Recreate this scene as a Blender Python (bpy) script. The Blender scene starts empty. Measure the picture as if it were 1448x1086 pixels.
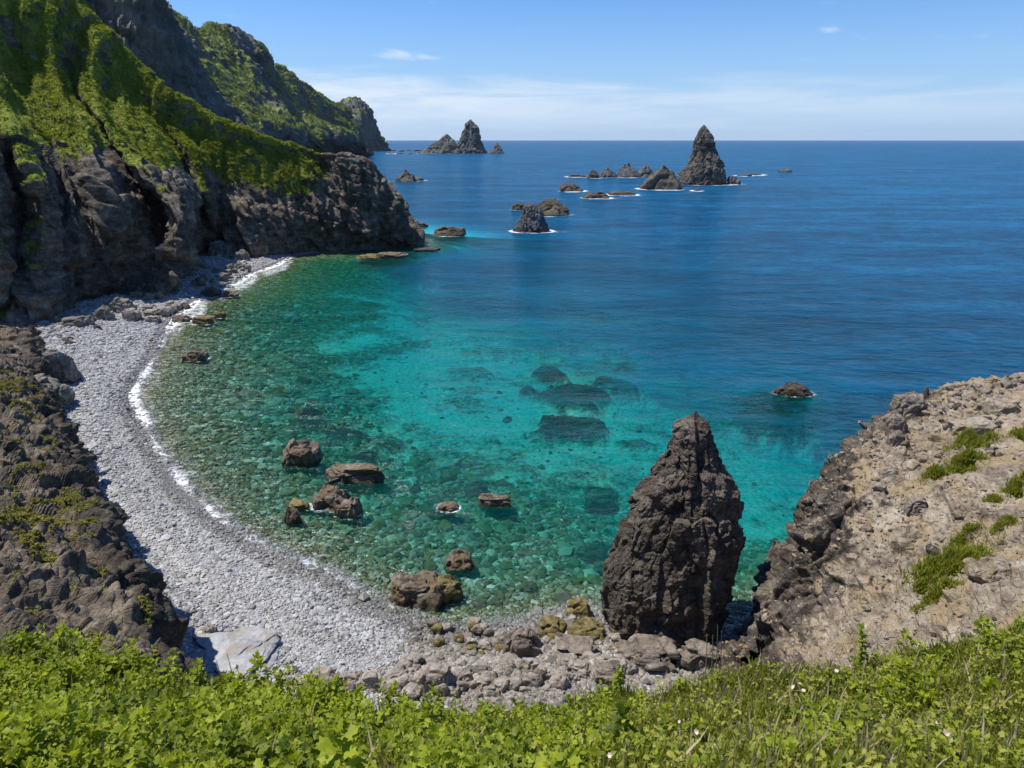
import bpy, bmesh, math, random
import numpy as np

rng = np.random.default_rng(7)
random.seed(7)
scene = bpy.context.scene
COL = scene.collection

# ------------------------------------------------------------------ camera
CAM_H = 40.0
PITCH = math.radians(19.7)
FPX = 1448 * 24.0 / 36.0
cam_d = bpy.data.cameras.new('camera')
cam_d.sensor_width = 36.0
cam_d.lens = 24.0
cam_d.clip_start = 0.2
cam_d.clip_end = 200000.0
cam = bpy.data.objects.new('camera', cam_d)
COL.objects.link(cam)
cam.location = (0, 0, CAM_H)
cam.rotation_euler = (math.radians(90) - PITCH, 0, 0)
scene.camera = cam

def ray(u, v):
    """direction of a measured bearing of the photograph (surveying helper)"""
    xc = (u - 724.0) / FPX
    yc = (543.0 - v) / FPX
    return np.array([xc, math.cos(PITCH) + yc * math.sin(PITCH), -math.sin(PITCH) + yc * math.cos(PITCH)])

def px(u, v, Y):
    d = ray(u, v)
    t = Y / d[1]
    return np.array([d[0] * t, Y, CAM_H + d[2] * t])

def gd(u, v, z=0.0):
    d = ray(u, v)
    t = (z - CAM_H) / d[2]
    return np.array([d[0] * t, d[1] * t, z])

# ------------------------------------------------------------------ noise
def _hash(ix, iy, iz, seed):
    with np.errstate(over='ignore'):
        n = (ix.astype(np.uint32) * np.uint32(374761393) + iy.astype(np.uint32) * np.uint32(668265263)
             + iz.astype(np.uint32) * np.uint32(2246822519) + np.uint32((seed * 3266489917) & 0xffffffff))
        n ^= n >> np.uint32(15)
        n *= np.uint32(2246822519)
        n ^= n >> np.uint32(13)
        n *= np.uint32(3266489917)
        n ^= n >> np.uint32(16)
    return n

def _h01(ix, iy, iz, seed):
    return _hash(ix, iy, iz, seed).astype(np.float64) / 4294967295.0

def gnoise(p, seed=0):
    i = np.floor(p).astype(np.int64)
    f = p - i
    w = f * f * f * (f * (f * 6 - 15) + 10)
    out = 0.0
    for dx in (0, 1):
        wx = w[:, 0] if dx else 1 - w[:, 0]
        for dy in (0, 1):
            wy = w[:, 1] if dy else 1 - w[:, 1]
            for dz in (0, 1):
                wz = w[:, 2] if dz else 1 - w[:, 2]
                h = _hash(i[:, 0] + dx, i[:, 1] + dy, i[:, 2] + dz, seed)
                gx = (h & np.uint32(1023)).astype(np.float64) / 511.5 - 1
                gy = ((h >> np.uint32(10)) & np.uint32(1023)).astype(np.float64) / 511.5 - 1
                gz = ((h >> np.uint32(20)) & np.uint32(1023)).astype(np.float64) / 511.5 - 1
                out = out + wx * wy * wz * (gx * (f[:, 0] - dx) + gy * (f[:, 1] - dy) + gz * (f[:, 2] - dz))
    return out

def fbm(p, octv=4, seed=0, gain=0.5, ridge=False):
    a, s, tot = 1.0, 0.0, 0.0
    q = p.copy()
    for k in range(octv):
        n = gnoise(q, seed + 17 * k)
        if ridge:
            n = 0.5 - np.abs(n) * 2
        s = s + a * n
        tot += a
        a *= gain
        q = q * 2.03 + 3.1
    return s / tot

def facet(p, seed=0, tilt=0.9, step=0.8, K=70.0, crack=0.55):
    """broken-rock noise: every Voronoi cell is a randomly tilted, randomly raised plane, with worn edges"""
    p = p.astype(np.float32)
    i = np.floor(p).astype(np.int64)
    f = p - i.astype(np.float32)
    num = np.zeros(len(p), np.float32)
    den = np.full(len(p), 1e-20, np.float32)
    top = np.zeros(len(p), np.float32)
    c1 = np.float32(0.7 / 1023.0)
    for dx in (-1, 0, 1):
        for dy in (-1, 0, 1):
            for dz in (-1, 0, 1):
                cx, cy, cz = i[:, 0] + dx, i[:, 1] + dy, i[:, 2] + dz
                h = _hash(cx, cy, cz, seed)
                h2 = _hash(cx, cy, cz, seed + 101)
                vx = f[:, 0] - np.float32(dx + 0.15) - c1 * (h & np.uint32(1023)).astype(np.float32)
                vy = f[:, 1] - np.float32(dy + 0.15) - c1 * ((h >> np.uint32(10)) & np.uint32(1023)).astype(np.float32)
                vz = f[:, 2] - np.float32(dz + 0.15) - c1 * ((h >> np.uint32(20)) & np.uint32(1023)).astype(np.float32)
                d = vx * vx + vy * vy + vz * vz
                w = np.exp(-np.float32(K) * np.minimum(d, 1.1))
                val = tilt * (vx * ((h2 & np.uint32(255)) / np.float32(127.5) - 1) + vy * (((h2 >> np.uint32(8)) & np.uint32(255)) / np.float32(127.5) - 1)
                              + vz * (((h2 >> np.uint32(16)) & np.uint32(255)) / np.float32(127.5) - 1)) + step * (((h2 >> np.uint32(24)) & np.uint32(255)) / np.float32(255.0) - 0.5)
                num += w * val.astype(np.float32)
                den += w
                top = np.maximum(top, w)
    return (num / den - crack * np.clip(1.0 - top / den, 0, 0.6)).astype(np.float64)

def sstep(a, b, x):
    t = np.clip((x - a) / (b - a), 0, 1)
    return t * t * (3 - 2 * t)

# ------------------------------------------------------------------ mesh builders
def mesh_obj(name, V, F, mat, attrs=None, smooth=False, parent=None, loc=None):
    """V (n,3); F (m,k) array of equal-sized faces, or a list of such arrays"""
    V = np.asarray(V, dtype=np.float64)
    if loc is not None:
        V = V - np.asarray(loc)
    Fs = F if isinstance(F, list) else [F]
    me = bpy.data.meshes.new(name)
    me.vertices.add(len(V))
    me.vertices.foreach_set('co', V.astype(np.float32).ravel())
    idx = np.concatenate([f.ravel() for f in Fs]).astype(np.int32)
    counts = np.concatenate([np.full(len(f), f.shape[1], dtype=np.int32) for f in Fs])
    starts = np.concatenate([[0], np.cumsum(counts)[:-1]]).astype(np.int32)
    me.loops.add(len(idx))
    me.loops.foreach_set('vertex_index', idx)
    me.polygons.add(len(counts))
    me.polygons.foreach_set('loop_start', starts)
    me.update(calc_edges=True)
    me.validate()
    me.polygons.foreach_set('use_smooth', np.full(len(me.polygons), smooth, dtype=bool))
    for k, a in (attrs or {}).items():
        if a.ndim == 1:
            at = me.attributes.new(k, 'FLOAT', 'POINT')
            at.data.foreach_set('value', a.astype(np.float32))
        else:
            at = me.attributes.new(k, 'FLOAT_COLOR', 'POINT')
            at.data.foreach_set('color', a.astype(np.float32).ravel())
    me.materials.append(mat)
    o = bpy.data.objects.new(name, me)
    COL.objects.link(o)
    if loc is not None and parent is None:
        o.location = [float(c) for c in loc]
    if parent is not None:
        o.parent = parent
    return o

def tag(o, label=None, cat=None, group=None, kind=None):
    if label: o['label'] = label
    if cat: o['category'] = cat
    if group: o['group'] = group
    if kind: o['kind'] = kind
    return o

def grid_faces(nu, nv, wrap=False):
    i = np.arange(nu - 1)[:, None]
    j = np.arange(nv if wrap else nv - 1)[None, :]
    j2 = (j + 1) % nv
    a = i * nv + j
    b = i * nv + j2
    c = (i + 1) * nv + j2
    d = (i + 1) * nv + j
    return np.stack([a, b, c, d], -1).reshape(-1, 4)

def _cr(P, n):
    """Catmull-Rom resample of P (m, ...) along axis 0 to n samples"""
    m = len(P)
    t = np.linspace(0, m - 1, n)
    i = np.minimum(t.astype(int), m - 2)
    f = (t - i).reshape((-1,) + (1,) * (P.ndim - 1))
    p0 = P[np.maximum(i - 1, 0)]
    p1 = P[i]
    p2 = P[i + 1]
    p3 = P[np.minimum(i + 2, m - 1)]
    return 0.5 * (2 * p1 + (p2 - p0) * f + (2 * p0 - 5 * p1 + 4 * p2 - p3) * f ** 2 + (3 * p1 - p0 - 3 * p2 + p3) * f ** 3)

def loft(net, nu, nv):
    P = _cr(np.asarray(net, dtype=np.float64), nu)
    P = _cr(P.transpose(1, 0, 2), nv).transpose(1, 0, 2)
    return P

def grid_normals(P):
    du = np.gradient(P, axis=0)
    dv = np.gradient(P, axis=1)
    n = np.cross(du, dv)
    n /= np.linalg.norm(n, axis=2, keepdims=True) + 1e-9
    return n

def polyline_dist(X, Y, pts, chunk=60000):
    """unsigned distance of points to a polyline"""
    A = pts[:-1]
    D = pts[1:] - pts[:-1]
    L2 = (D ** 2).sum(1) + 1e-9
    out = np.empty(len(X))
    for s in range(0, len(X), chunk):
        p = np.stack([X[s:s + chunk], Y[s:s + chunk]], -1)
        v = p[:, None, :] - A[None]
        t = np.clip((v * D[None]).sum(2) / L2[None], 0, 1)
        d = v - t[..., None] * D[None]
        out[s:s + chunk] = np.sqrt((d ** 2).sum(2).min(1))
    return out

def inside_poly(X, Y, poly):
    ins = np.zeros(len(X), dtype=bool)
    n = len(poly)
    for k in range(n):
        x1, y1 = poly[k]
        x2, y2 = poly[(k + 1) % n]
        c = (y1 > Y) != (y2 > Y)
        with np.errstate(divide='ignore', invalid='ignore'):
            xi = (x2 - x1) * (Y - y1) / (y2 - y1 + 1e-12) + x1
        ins ^= c & (X < xi)
    return ins

def tps_fit(pts, val, lam=1e-3):
    n = len(pts)
    d2 = ((pts[:, None] - pts[None]) ** 2).sum(2)
    K = np.where(d2 > 0, d2 * np.log(d2 + 1e-12), 0) * 0.5 + lam * np.eye(n)
    Pm = np.concatenate([np.ones((n, 1)), pts], 1)
    M = np.block([[K, Pm], [Pm.T, np.zeros((3, 3))]])
    return np.linalg.solve(M, np.concatenate([val, np.zeros(3)]))

def tps_eval(w, pts, X, Y):
    out = w[-3] + w[-2] * X + w[-1] * Y
    for k in range(len(pts)):
        d2 = (X - pts[k, 0]) ** 2 + (Y - pts[k, 1]) ** 2
        out = out + w[k] * 0.5 * d2 * np.log(d2 + 1e-12)
    return out

# ------------------------------------------------------------------ node helpers
class NT:
    def __init__(self, mat):
        mat.use_nodes = True
        self.t = mat.node_tree
        self.t.nodes.clear()
    def n(self, typ, props=None, **ins):
        nd = self.t.nodes.new(typ)
        for k, v in (props or {}).items():
            setattr(nd, k, v)
        for k, v in ins.items():
            self.put(nd, k, v)
        return nd
    def put(self, nd, k, v):
        key = int(k[1:]) if (k[0] == 'i' and k[1:].isdigit()) else k.replace('_', ' ')
        s = nd.inputs[key]
        if isinstance(v, bpy.types.NodeSocket):
            self.t.links.new(v, s)
        else:
            s.default_value = v
    def math(self, op, a, b=0.0, c=None, clamp=False):
        nd = self.n('ShaderNodeMath', {'operation': op, 'use_clamp': clamp}, i0=a, i1=b)
        if c is not None:
            self.put(nd, 'i2', c)
        return nd.outputs[0]
    def mix(self, fac, a, b, blend='MIX'):
        nd = self.n('ShaderNodeMix', {'data_type': 'RGBA', 'blend_type': blend, 'clamp_factor': True})
        self.put(nd, 'i0', fac)
        self.put(nd, 'i6', a)
        self.put(nd, 'i7', b)
        return nd.outputs[2]
    def noise(self, vec, scale, detail=5.0, rough=0.55, dist=0.0, out='Fac'):
        nd = self.n('ShaderNodeTexNoise', Vector=vec, Scale=scale, Detail=detail, Roughness=rough, Distortion=dist)
        return nd.outputs[out]
    def vor(self, vec, scale, feature='F1', out='Distance', rand=1.0):
        nd = self.n('ShaderNodeTexVoronoi', {'feature': feature}, Vector=vec, Scale=scale, Randomness=rand)
        return nd.outputs[out]
    def ramp(self, fac, stops, interp='LINEAR'):
        nd = self.n('ShaderNodeValToRGB', Fac=fac)
        cr = nd.color_ramp
        cr.interpolation = interp
        while len(cr.elements) < len(stops):
            cr.elements.new(0.5)
        for e, (p, c) in zip(cr.elements, stops):
            e.position = p
            e.color = c if len(c) == 4 else (*c, 1)
        return nd.outputs[0]
    def rng(self, v, a, b, c=0.0, d=1.0):
        nd = self.n('ShaderNodeMapRange', {'interpolation_type': 'SMOOTHSTEP'}, i0=v, i1=a, i2=b, i3=c, i4=d)
        return nd.outputs[0]
    def attr(self, name, out='Fac'):
        nd = self.n('ShaderNodeAttribute', {'attribute_name': name})
        return nd.outputs[out]
    def scaled(self, vec, s):
        nd = self.n('ShaderNodeVectorMath', {'operation': 'MULTIPLY'}, i0=vec, i1=s)
        return nd.outputs[0]
    def pos(self):
        return self.n('ShaderNodeNewGeometry').outputs['Position']
    def bump(self, h, strength, dist, normal=None):
        nd = self.n('ShaderNodeBump', Strength=strength, Distance=dist, Height=h)
        if normal is not None:
            self.put(nd, 'Normal', normal)
        return nd.outputs[0]
    def out(self, surf):
        o = self.n('ShaderNodeOutputMaterial')
        self.t.links.new(surf, o.inputs['Surface'])
        return o

def g(c):
    return (c[0], c[1], c[2], 1.0)

GRASS_D = (0.030, 0.060, 0.010)
GRASS_M = (0.075, 0.125, 0.018)
GRASS_L = (0.150, 0.190, 0.035)
GRASS_Y = (0.210, 0.190, 0.070)

def rock_mat(name, dark, mid, light, scale=1.0, grass=False, gs=1.0, wet=None, bump=1.0, tan=None, lichen=None, spots=0.0, face=None, gcol=None):
    m = bpy.data.materials.new(name)
    t = NT(m)
    p = t.pos()
    big = t.noise(p, 0.22 * scale, 4, 0.6)
    med = t.noise(p, 1.1 * scale, 6, 0.65, 0.4)
    fine = t.noise(p, 5.5 * scale, 6, 0.7)
    # layered streaks: rock beds tilted in space
    tilt = t.n('ShaderNodeMapping', Vector=p, Rotation=(0.7, 0.35, 0.4), Scale=(0.35, 0.35, 2.2)).outputs[0]
    lay = t.noise(tilt, 0.9 * scale, 5, 0.6, 0.6)
    k = t.math('ADD', t.math('MULTIPLY', med, 0.5), t.math('MULTIPLY', fine, 0.3))
    k = t.math('ADD', k, t.math('MULTIPLY', lay, 0.35))
    k = t.math('ADD', k, t.math('MULTIPLY', t.math('SUBTRACT', big, 0.5), 0.35))
    col = t.ramp(k, [(0.40, dark), (0.56, mid), (0.72, light)])
    if tan is not None:
        tn = t.rng(t.noise(p, 0.33 * scale, 5, 0.6, 0.3), 0.47, 0.60)
        col = t.mix(t.math('MULTIPLY', tn, 0.75), col, g(tan))
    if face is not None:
        # darker face colours: another rock bed on the promontory, painted shade on the crag
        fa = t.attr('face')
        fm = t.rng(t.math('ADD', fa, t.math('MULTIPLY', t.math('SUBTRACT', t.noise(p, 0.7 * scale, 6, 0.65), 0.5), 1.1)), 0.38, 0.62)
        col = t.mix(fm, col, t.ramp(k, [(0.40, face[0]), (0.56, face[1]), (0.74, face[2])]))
    if lichen is not None:
        ln = t.rng(t.noise(p, 1.9 * scale, 5, 0.7), 0.60, 0.66)
        col = t.mix(t.math('MULTIPLY', ln, 0.6), col, g(lichen))
    if spots > 0:
        sp = t.rng(t.noise(p, 3.1 * scale, 3, 0.5), 0.67, 0.71)
        col = t.mix(t.math('MULTIPLY', sp, spots), col, g((0.45, 0.44, 0.41)))
    rough = 0.88
    if wet is not None:
        z = t.n('ShaderNodeSeparateXYZ', Vector=p).outputs[2]
        zz = t.math('ADD', z, t.math('MULTIPLY', t.math('SUBTRACT', med, 0.5), wet * 1.6))
        w = t.rng(zz, wet * 0.45, wet, 1.0, 0.0)
        col = t.mix(t.math('MULTIPLY', w, 0.75), col, t.mix(med, g((0.030, 0.024, 0.016)), g((0.075, 0.055, 0.028))))
        rough = t.math('SUBTRACT', 0.9, t.math('MULTIPLY', w, 0.45))
    cr = t.vor(t.n('ShaderNodeVectorMath', {'operation': 'ADD'}, i0=p, i1=t.scaled(t.noise(p, 1.5 * scale, 3, 0.5, 0, 'Color'), (0.5 / scale,) * 3)).outputs[0], 1.3 * scale, 'DISTANCE_TO_EDGE')
    crk = t.rng(cr, 0.0, 0.06)
    h = t.math('ADD', t.math('MULTIPLY', med, 0.6), t.math('MULTIPLY', fine, 0.28))
    h = t.math('ADD', h, t.math('MULTIPLY', crk, 0.12))
    h = t.math('ADD', h, t.math('MULTIPLY', lay, 0.35))
    if grass:
        ga = t.attr('grass')
        gn = t.noise(p, 0.55 * gs, 6, 0.65)
        gf = t.noise(p, 2.6 * gs, 4, 0.7)
        gm = t.rng(t.math('ADD', ga, t.math('ADD', t.math('MULTIPLY', t.math('SUBTRACT', gn, 0.5), 1.0), t.math('MULTIPLY', t.math('SUBTRACT', gf, 0.5), 0.5))), 0.46, 0.58)
        gc = t.ramp(t.math('ADD', t.math('MULTIPLY', gn, 0.55), t.math('MULTIPLY', gf, 0.5)), list(zip((0.38, 0.50, 0.60, 0.70), gcol or (GRASS_D, GRASS_M, GRASS_L, GRASS_Y))))
        col = t.mix(gm, col, gc)
        h = t.math('ADD', h, t.math('MULTIPLY', gm, t.math('MULTIPLY', gf, 0.8)))
    b = t.bump(h, 0.9, 0.55 * bump / scale)
    bs = t.n('ShaderNodeBsdfPrincipled', Base_Color=col, Roughness=rough, Normal=b)
    bs.inputs['Specular IOR Level'].default_value = 0.25
    t.out(bs.outputs[0])
    return m
# ------------------------------------------------------------------ shore line and sea-bed depths
SH_PX = [(598, 344), (560, 347), (530, 352), (480, 356), (430, 360), (405, 366), (385, 376), (352, 388), (322, 404), (288, 420), (256, 440), (238, 460), (226, 480),
         (214, 505), (198, 530), (184, 560), (196, 595), (216, 635), (240, 670), (262, 698), (300, 733), (362, 772), (422, 801), (481, 826),
         (522, 851), (560, 868), (588, 880), (625, 893), (660, 895), (700, 888), (745, 884), (785, 872), (815, 862), (846, 872), (900, 900),
         (960, 908), (1020, 900), (1060, 890), (1085, 872), (1120, 862), (1180, 850)]
SHORE = _cr(np.array([gd(u, v)[:2] for u, v in SH_PX]), 170)
# closed land polygon: shore, then round behind everything to the left
LAND = np.concatenate([SHORE, np.array([[60, 40], [60, -60], [-400, -60], [-400, 420], [-110, 330], [-52, 305], [-40, 296]])])

D_PX = [(330, 480, 0.9), (300, 540, 0.8), (350, 640, 1.0), (430, 690, 1.1), (420, 450, 2.6), (470, 400, 2.6), (520, 385, 4.0), (450, 370, 1.6), (540, 362, 2.6),
        (500, 520, 2.9), (420, 560, 2.0), (560, 600, 2.8), (640, 700, 1.9), (560, 740, 1.3), (700, 800, 1.2), (620, 790, 1.0), (800, 760, 1.7), (800, 650, 2.9),
        (860, 820, 1.7), (720, 850, 0.5), (700, 560, 4.2), (600, 480, 4.6), (580, 410, 6.0), (620, 365, 10.5), (660, 420, 7.5), (750, 480, 5.5), (900, 570, 4.6),
        (820, 520, 5.2), (1000, 620, 4.2), (1100, 700, 3.6), (1060, 800, 2.4), (1040, 860, 1.2), (950, 510, 8.5), (1100, 570, 7.0), (1200, 600, 8.5),
        (1250, 540, 12), (1000, 470, 10), (900, 430, 9.5), (800, 400, 10), (700, 370, 11), (1448, 480, 17), (1200, 440, 14), (900, 330, 18),
        (600, 270, 20), (1100, 300, 24), (1448, 330, 28), (1448, 620, 14), (650, 300, 18), (800, 240, 26), (600, 225, 26), (1448, 230, 32)]
_cp = [gd(u, v)[:2] for u, v, d in D_PX] + [tuple(q) for q in SHORE[::4]]
_cv = [d for u, v, d in D_PX] + [0.0] * len(SHORE[::4])
def _warp(x, y):
    """log-polar plan coordinates, so that near and far soundings weigh alike"""
    r = np.sqrt(np.asarray(x, float) ** 2 + np.asarray(y, float) ** 2)
    return np.stack([np.arctan2(x, y) * 3.0, np.log(r) * 2.0], -1)
_cp = _warp(np.array([p[0] for p in _cp]), np.array([p[1] for p in _cp]))
_TW = tps_fit(_cp, np.array(_cv), 2e-3)

# dark weed-covered reefs under water: measured centre, half sizes (px), strength
REEFS = [(806, 585, 46, 15, 1), (812, 538, 46, 13, 1), (778, 508, 22, 10, .8), (870, 518, 32, 9, .8), (750, 532, 12, 4, .7), (792, 553, 10, 6, .8), (1096, 568, 60, 14, 1.05), (432, 574, 18, 6, .9), (484, 603, 34, 8, .9), (436, 586, 26, 6, .7),
         (514, 636, 18, 9, .8), (545, 610, 22, 8, .5), (560, 365, 40, 9, .9), (850, 680, 22, 10, .75), (700, 470, 60, 8, .45), (660, 500, 34, 8, .4), (905, 372, 70, 6, .7), (1010, 374, 70, 5, .6), (640, 455, 40, 9, .4), (860, 455, 60, 8, .4), (960, 545, 40, 8, .35),
         (430, 500, 50, 12, .4), (350, 560, 40, 14, .45), (620, 690, 20, 9, .5), (680, 640, 26, 8, .4), (705, 705, 26, 10, .9), (600, 650, 24, 8, .35), (1010, 600, 30, 8, .35), (900, 600, 26, 7, .4), (740, 640, 20, 7, .35), (770, 690, 20, 7, .4), (380, 520, 60, 14, .35)]

def shore_sd(X, Y):
    """signed distance to the shore: + on land"""
    d = polyline_dist(X, Y, SHORE)
    return np.where(inside_poly(X, Y, LAND), d, -d)

def bed_depth(X, Y, sd):
    q = _warp(X, Y)
    D = tps_eval(_TW, _cp, q[:, 0], q[:, 1])
    D = np.clip(D, 0.0, 34.0)
    near = np.clip(-sd, 0, None) * 0.10 + 0.03
    D = np.where(-sd < 14, np.clip(D, near * 0.5, near * 1.9), np.maximum(D, 0.8))
    return D

def reef_mask(X, Y):
    P = np.stack([X * 0.20, Y * 0.42, np.zeros_like(X)], -1)
    nz = fbm(P, 5, 51, 0.6) * 1.7
    out = np.zeros_like(X)
    for (u, v, a, b, s) in REEFS:
        c = gd(u, v)
        rx = abs(gd(u + a, v)[0] - c[0])
        ry = 0.5 * abs(gd(u, v - b)[1] - gd(u, v + b)[1])
        e = np.sqrt(((X - c[0]) / rx) ** 2 + ((Y - c[1]) / ry) ** 2)
        out = np.maximum(out, s * sstep(1.55, 0.45, e + nz * 1.1))
    return out

# ------------------------------------------------------------------ materials
def beach_mat():
    m = bpy.data.materials.new('shingle')
    t = NT(m)
    p = t.pos()
    big = t.noise(p, 0.12, 4, 0.6)
    v1 = t.n('ShaderNodeTexVoronoi', Vector=t.scaled(p, (1.0, 1.3, 1.0)), Scale=4.2)
    v2 = t.n('ShaderNodeTexVoronoi', Vector=p, Scale=11.0)
    cv = t.n('ShaderNodeSeparateColor', Color=v1.outputs['Color']).outputs[0]
    cv2 = t.n('ShaderNodeSeparateColor', Color=v2.outputs['Color']).outputs[1]
    k = t.math('ADD', t.math('MULTIPLY', cv, 0.5), t.math('MULTIPLY', cv2, 0.3))
    k = t.math('ADD', k, t.math('MULTIPLY', big, 0.35))
    col = t.ramp(k, [(0.2, (0.185, 0.182, 0.178)), (0.6, (0.35, 0.345, 0.336)), (0.95, (0.47, 0.465, 0.455))])
    tan = t.attr('tan')
    tn = t.rng(t.math('ADD', tan, t.math('MULTIPLY', t.math('SUBTRACT', t.noise(p, 0.8, 5, 0.65), 0.5), 1.2)), 0.4, 0.62)
    col = t.mix(t.math('MULTIPLY', tn, 0.85), col, t.ramp(k, [(0.2, (0.10, 0.085, 0.06)), (0.6, (0.25, 0.215, 0.165)), (0.95, (0.42, 0.38, 0.31))]))
    wet = t.attr('wet')
    wn = t.rng(t.math('ADD', wet, t.math('MULTIPLY', t.math('SUBTRACT', t.noise(p, 0.5, 4, 0.6), 0.5), 0.5)), 0.35, 0.75)
    col = t.mix(t.math('MULTIPLY', wn, 0.72), col, t.mix(k, g((0.055, 0.055, 0.055)), g((0.16, 0.155, 0.145))))
    h = t.math('ADD', t.math('MULTIPLY', v1.outputs['Distance'], -0.6), t.math('MULTIPLY', v2.outputs['Distance'], -0.35))
    b = t.bump(h, 1.0, 0.28)
    bs = t.n('ShaderNodeBsdfPrincipled', Base_Color=col, Roughness=t.math('SUBTRACT', 0.85, t.math('MULTIPLY', wn, 0.4)), Normal=b)
    bs.inputs['Specular IOR Level'].default_value = 0.3
    t.out(bs.outputs[0])
    return m

def bed_mat():
    m = bpy.data.materials.new('sea_bed')
    t = NT(m)
    p = t.pos()
    wp = t.n('ShaderNodeVectorMath', {'operation': 'ADD'}, i0=p, i1=t.scaled(t.noise(p, 0.6, 3, 0.5, 0, 'Color'), (0.9, 0.9, 0))).outputs[0]
    v1 = t.n('ShaderNodeTexVoronoi', Vector=wp, Scale=1.25)
    v2 = t.n('ShaderNodeTexVoronoi', Vector=wp, Scale=3.3)
    c1 = t.n('ShaderNodeSeparateColor', Color=v1.outputs['Color'])
    c2 = t.n('ShaderNodeSeparateColor', Color=v2.outputs['Color'])
    big = t.noise(p, 0.09, 5, 0.6)
    med = t.noise(p, 0.5, 5, 0.65)
    k = t.math('ADD', t.math('MULTIPLY', c2.outputs[0], 0.5), t.math('MULTIPLY', c1.outputs[0], 0.5))
    stone = t.ramp(k, [(0.1, (0.035, 0.035, 0.028)), (0.45, (0.13, 0.13, 0.105)), (0.75, (0.27, 0.27, 0.225)), (1.0, (0.55, 0.55, 0.48))])
    weed = t.ramp(k, [(0.1, (0.018, 0.020, 0.006)), (0.5, (0.085, 0.080, 0.022)), (0.9, (0.22, 0.19, 0.07))])
    wm = t.rng(t.math('ADD', t.math('MULTIPLY', med, 0.6), t.math('MULTIPLY', big, 0.6)), 0.54, 0.66)
    green = t.attr('weed')
    wm = t.math('MAXIMUM', t.math('MULTIPLY', wm, 0.7), t.math('MULTIPLY', green, t.rng(med, 0.32, 0.55)), None, True)
    col = t.mix(wm, stone, weed)
    sand = t.attr('sand')
    sm = t.rng(t.math('ADD', sand, t.math('ADD', t.math('MULTIPLY', t.math('SUBTRACT', med, 0.5), 1.5), t.math('MULTIPLY', t.math('SUBTRACT', big, 0.5), 2.6))), 0.30, 0.85)
    col = t.mix(sm, col, t.mix(t.noise(p, 1.2, 4, 0.6), g((0.22, 0.25, 0.21)), g((0.55, 0.58, 0.51))))
    reef = t.attr('reef')
    rm = t.rng(t.math('ADD', reef, t.math('MULTIPLY', t.math('SUBTRACT', med, 0.5), 1.1)), 0.2, 0.75)
    col = t.mix(rm, col, t.mix(k, g((0.006, 0.010, 0.012)), g((0.030, 0.034, 0.026))))
    h = t.math('ADD', t.math('MULTIPLY', v1.outputs['Distance'], -0.8), t.math('MULTIPLY', v2.outputs['Distance'], -0.4))
    b = t.bump(h, 0.8, 0.5)
    bs = t.n('ShaderNodeBsdfDiffuse', Color=col, Normal=b)
    t.out(bs.outputs[0])
    return m

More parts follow.
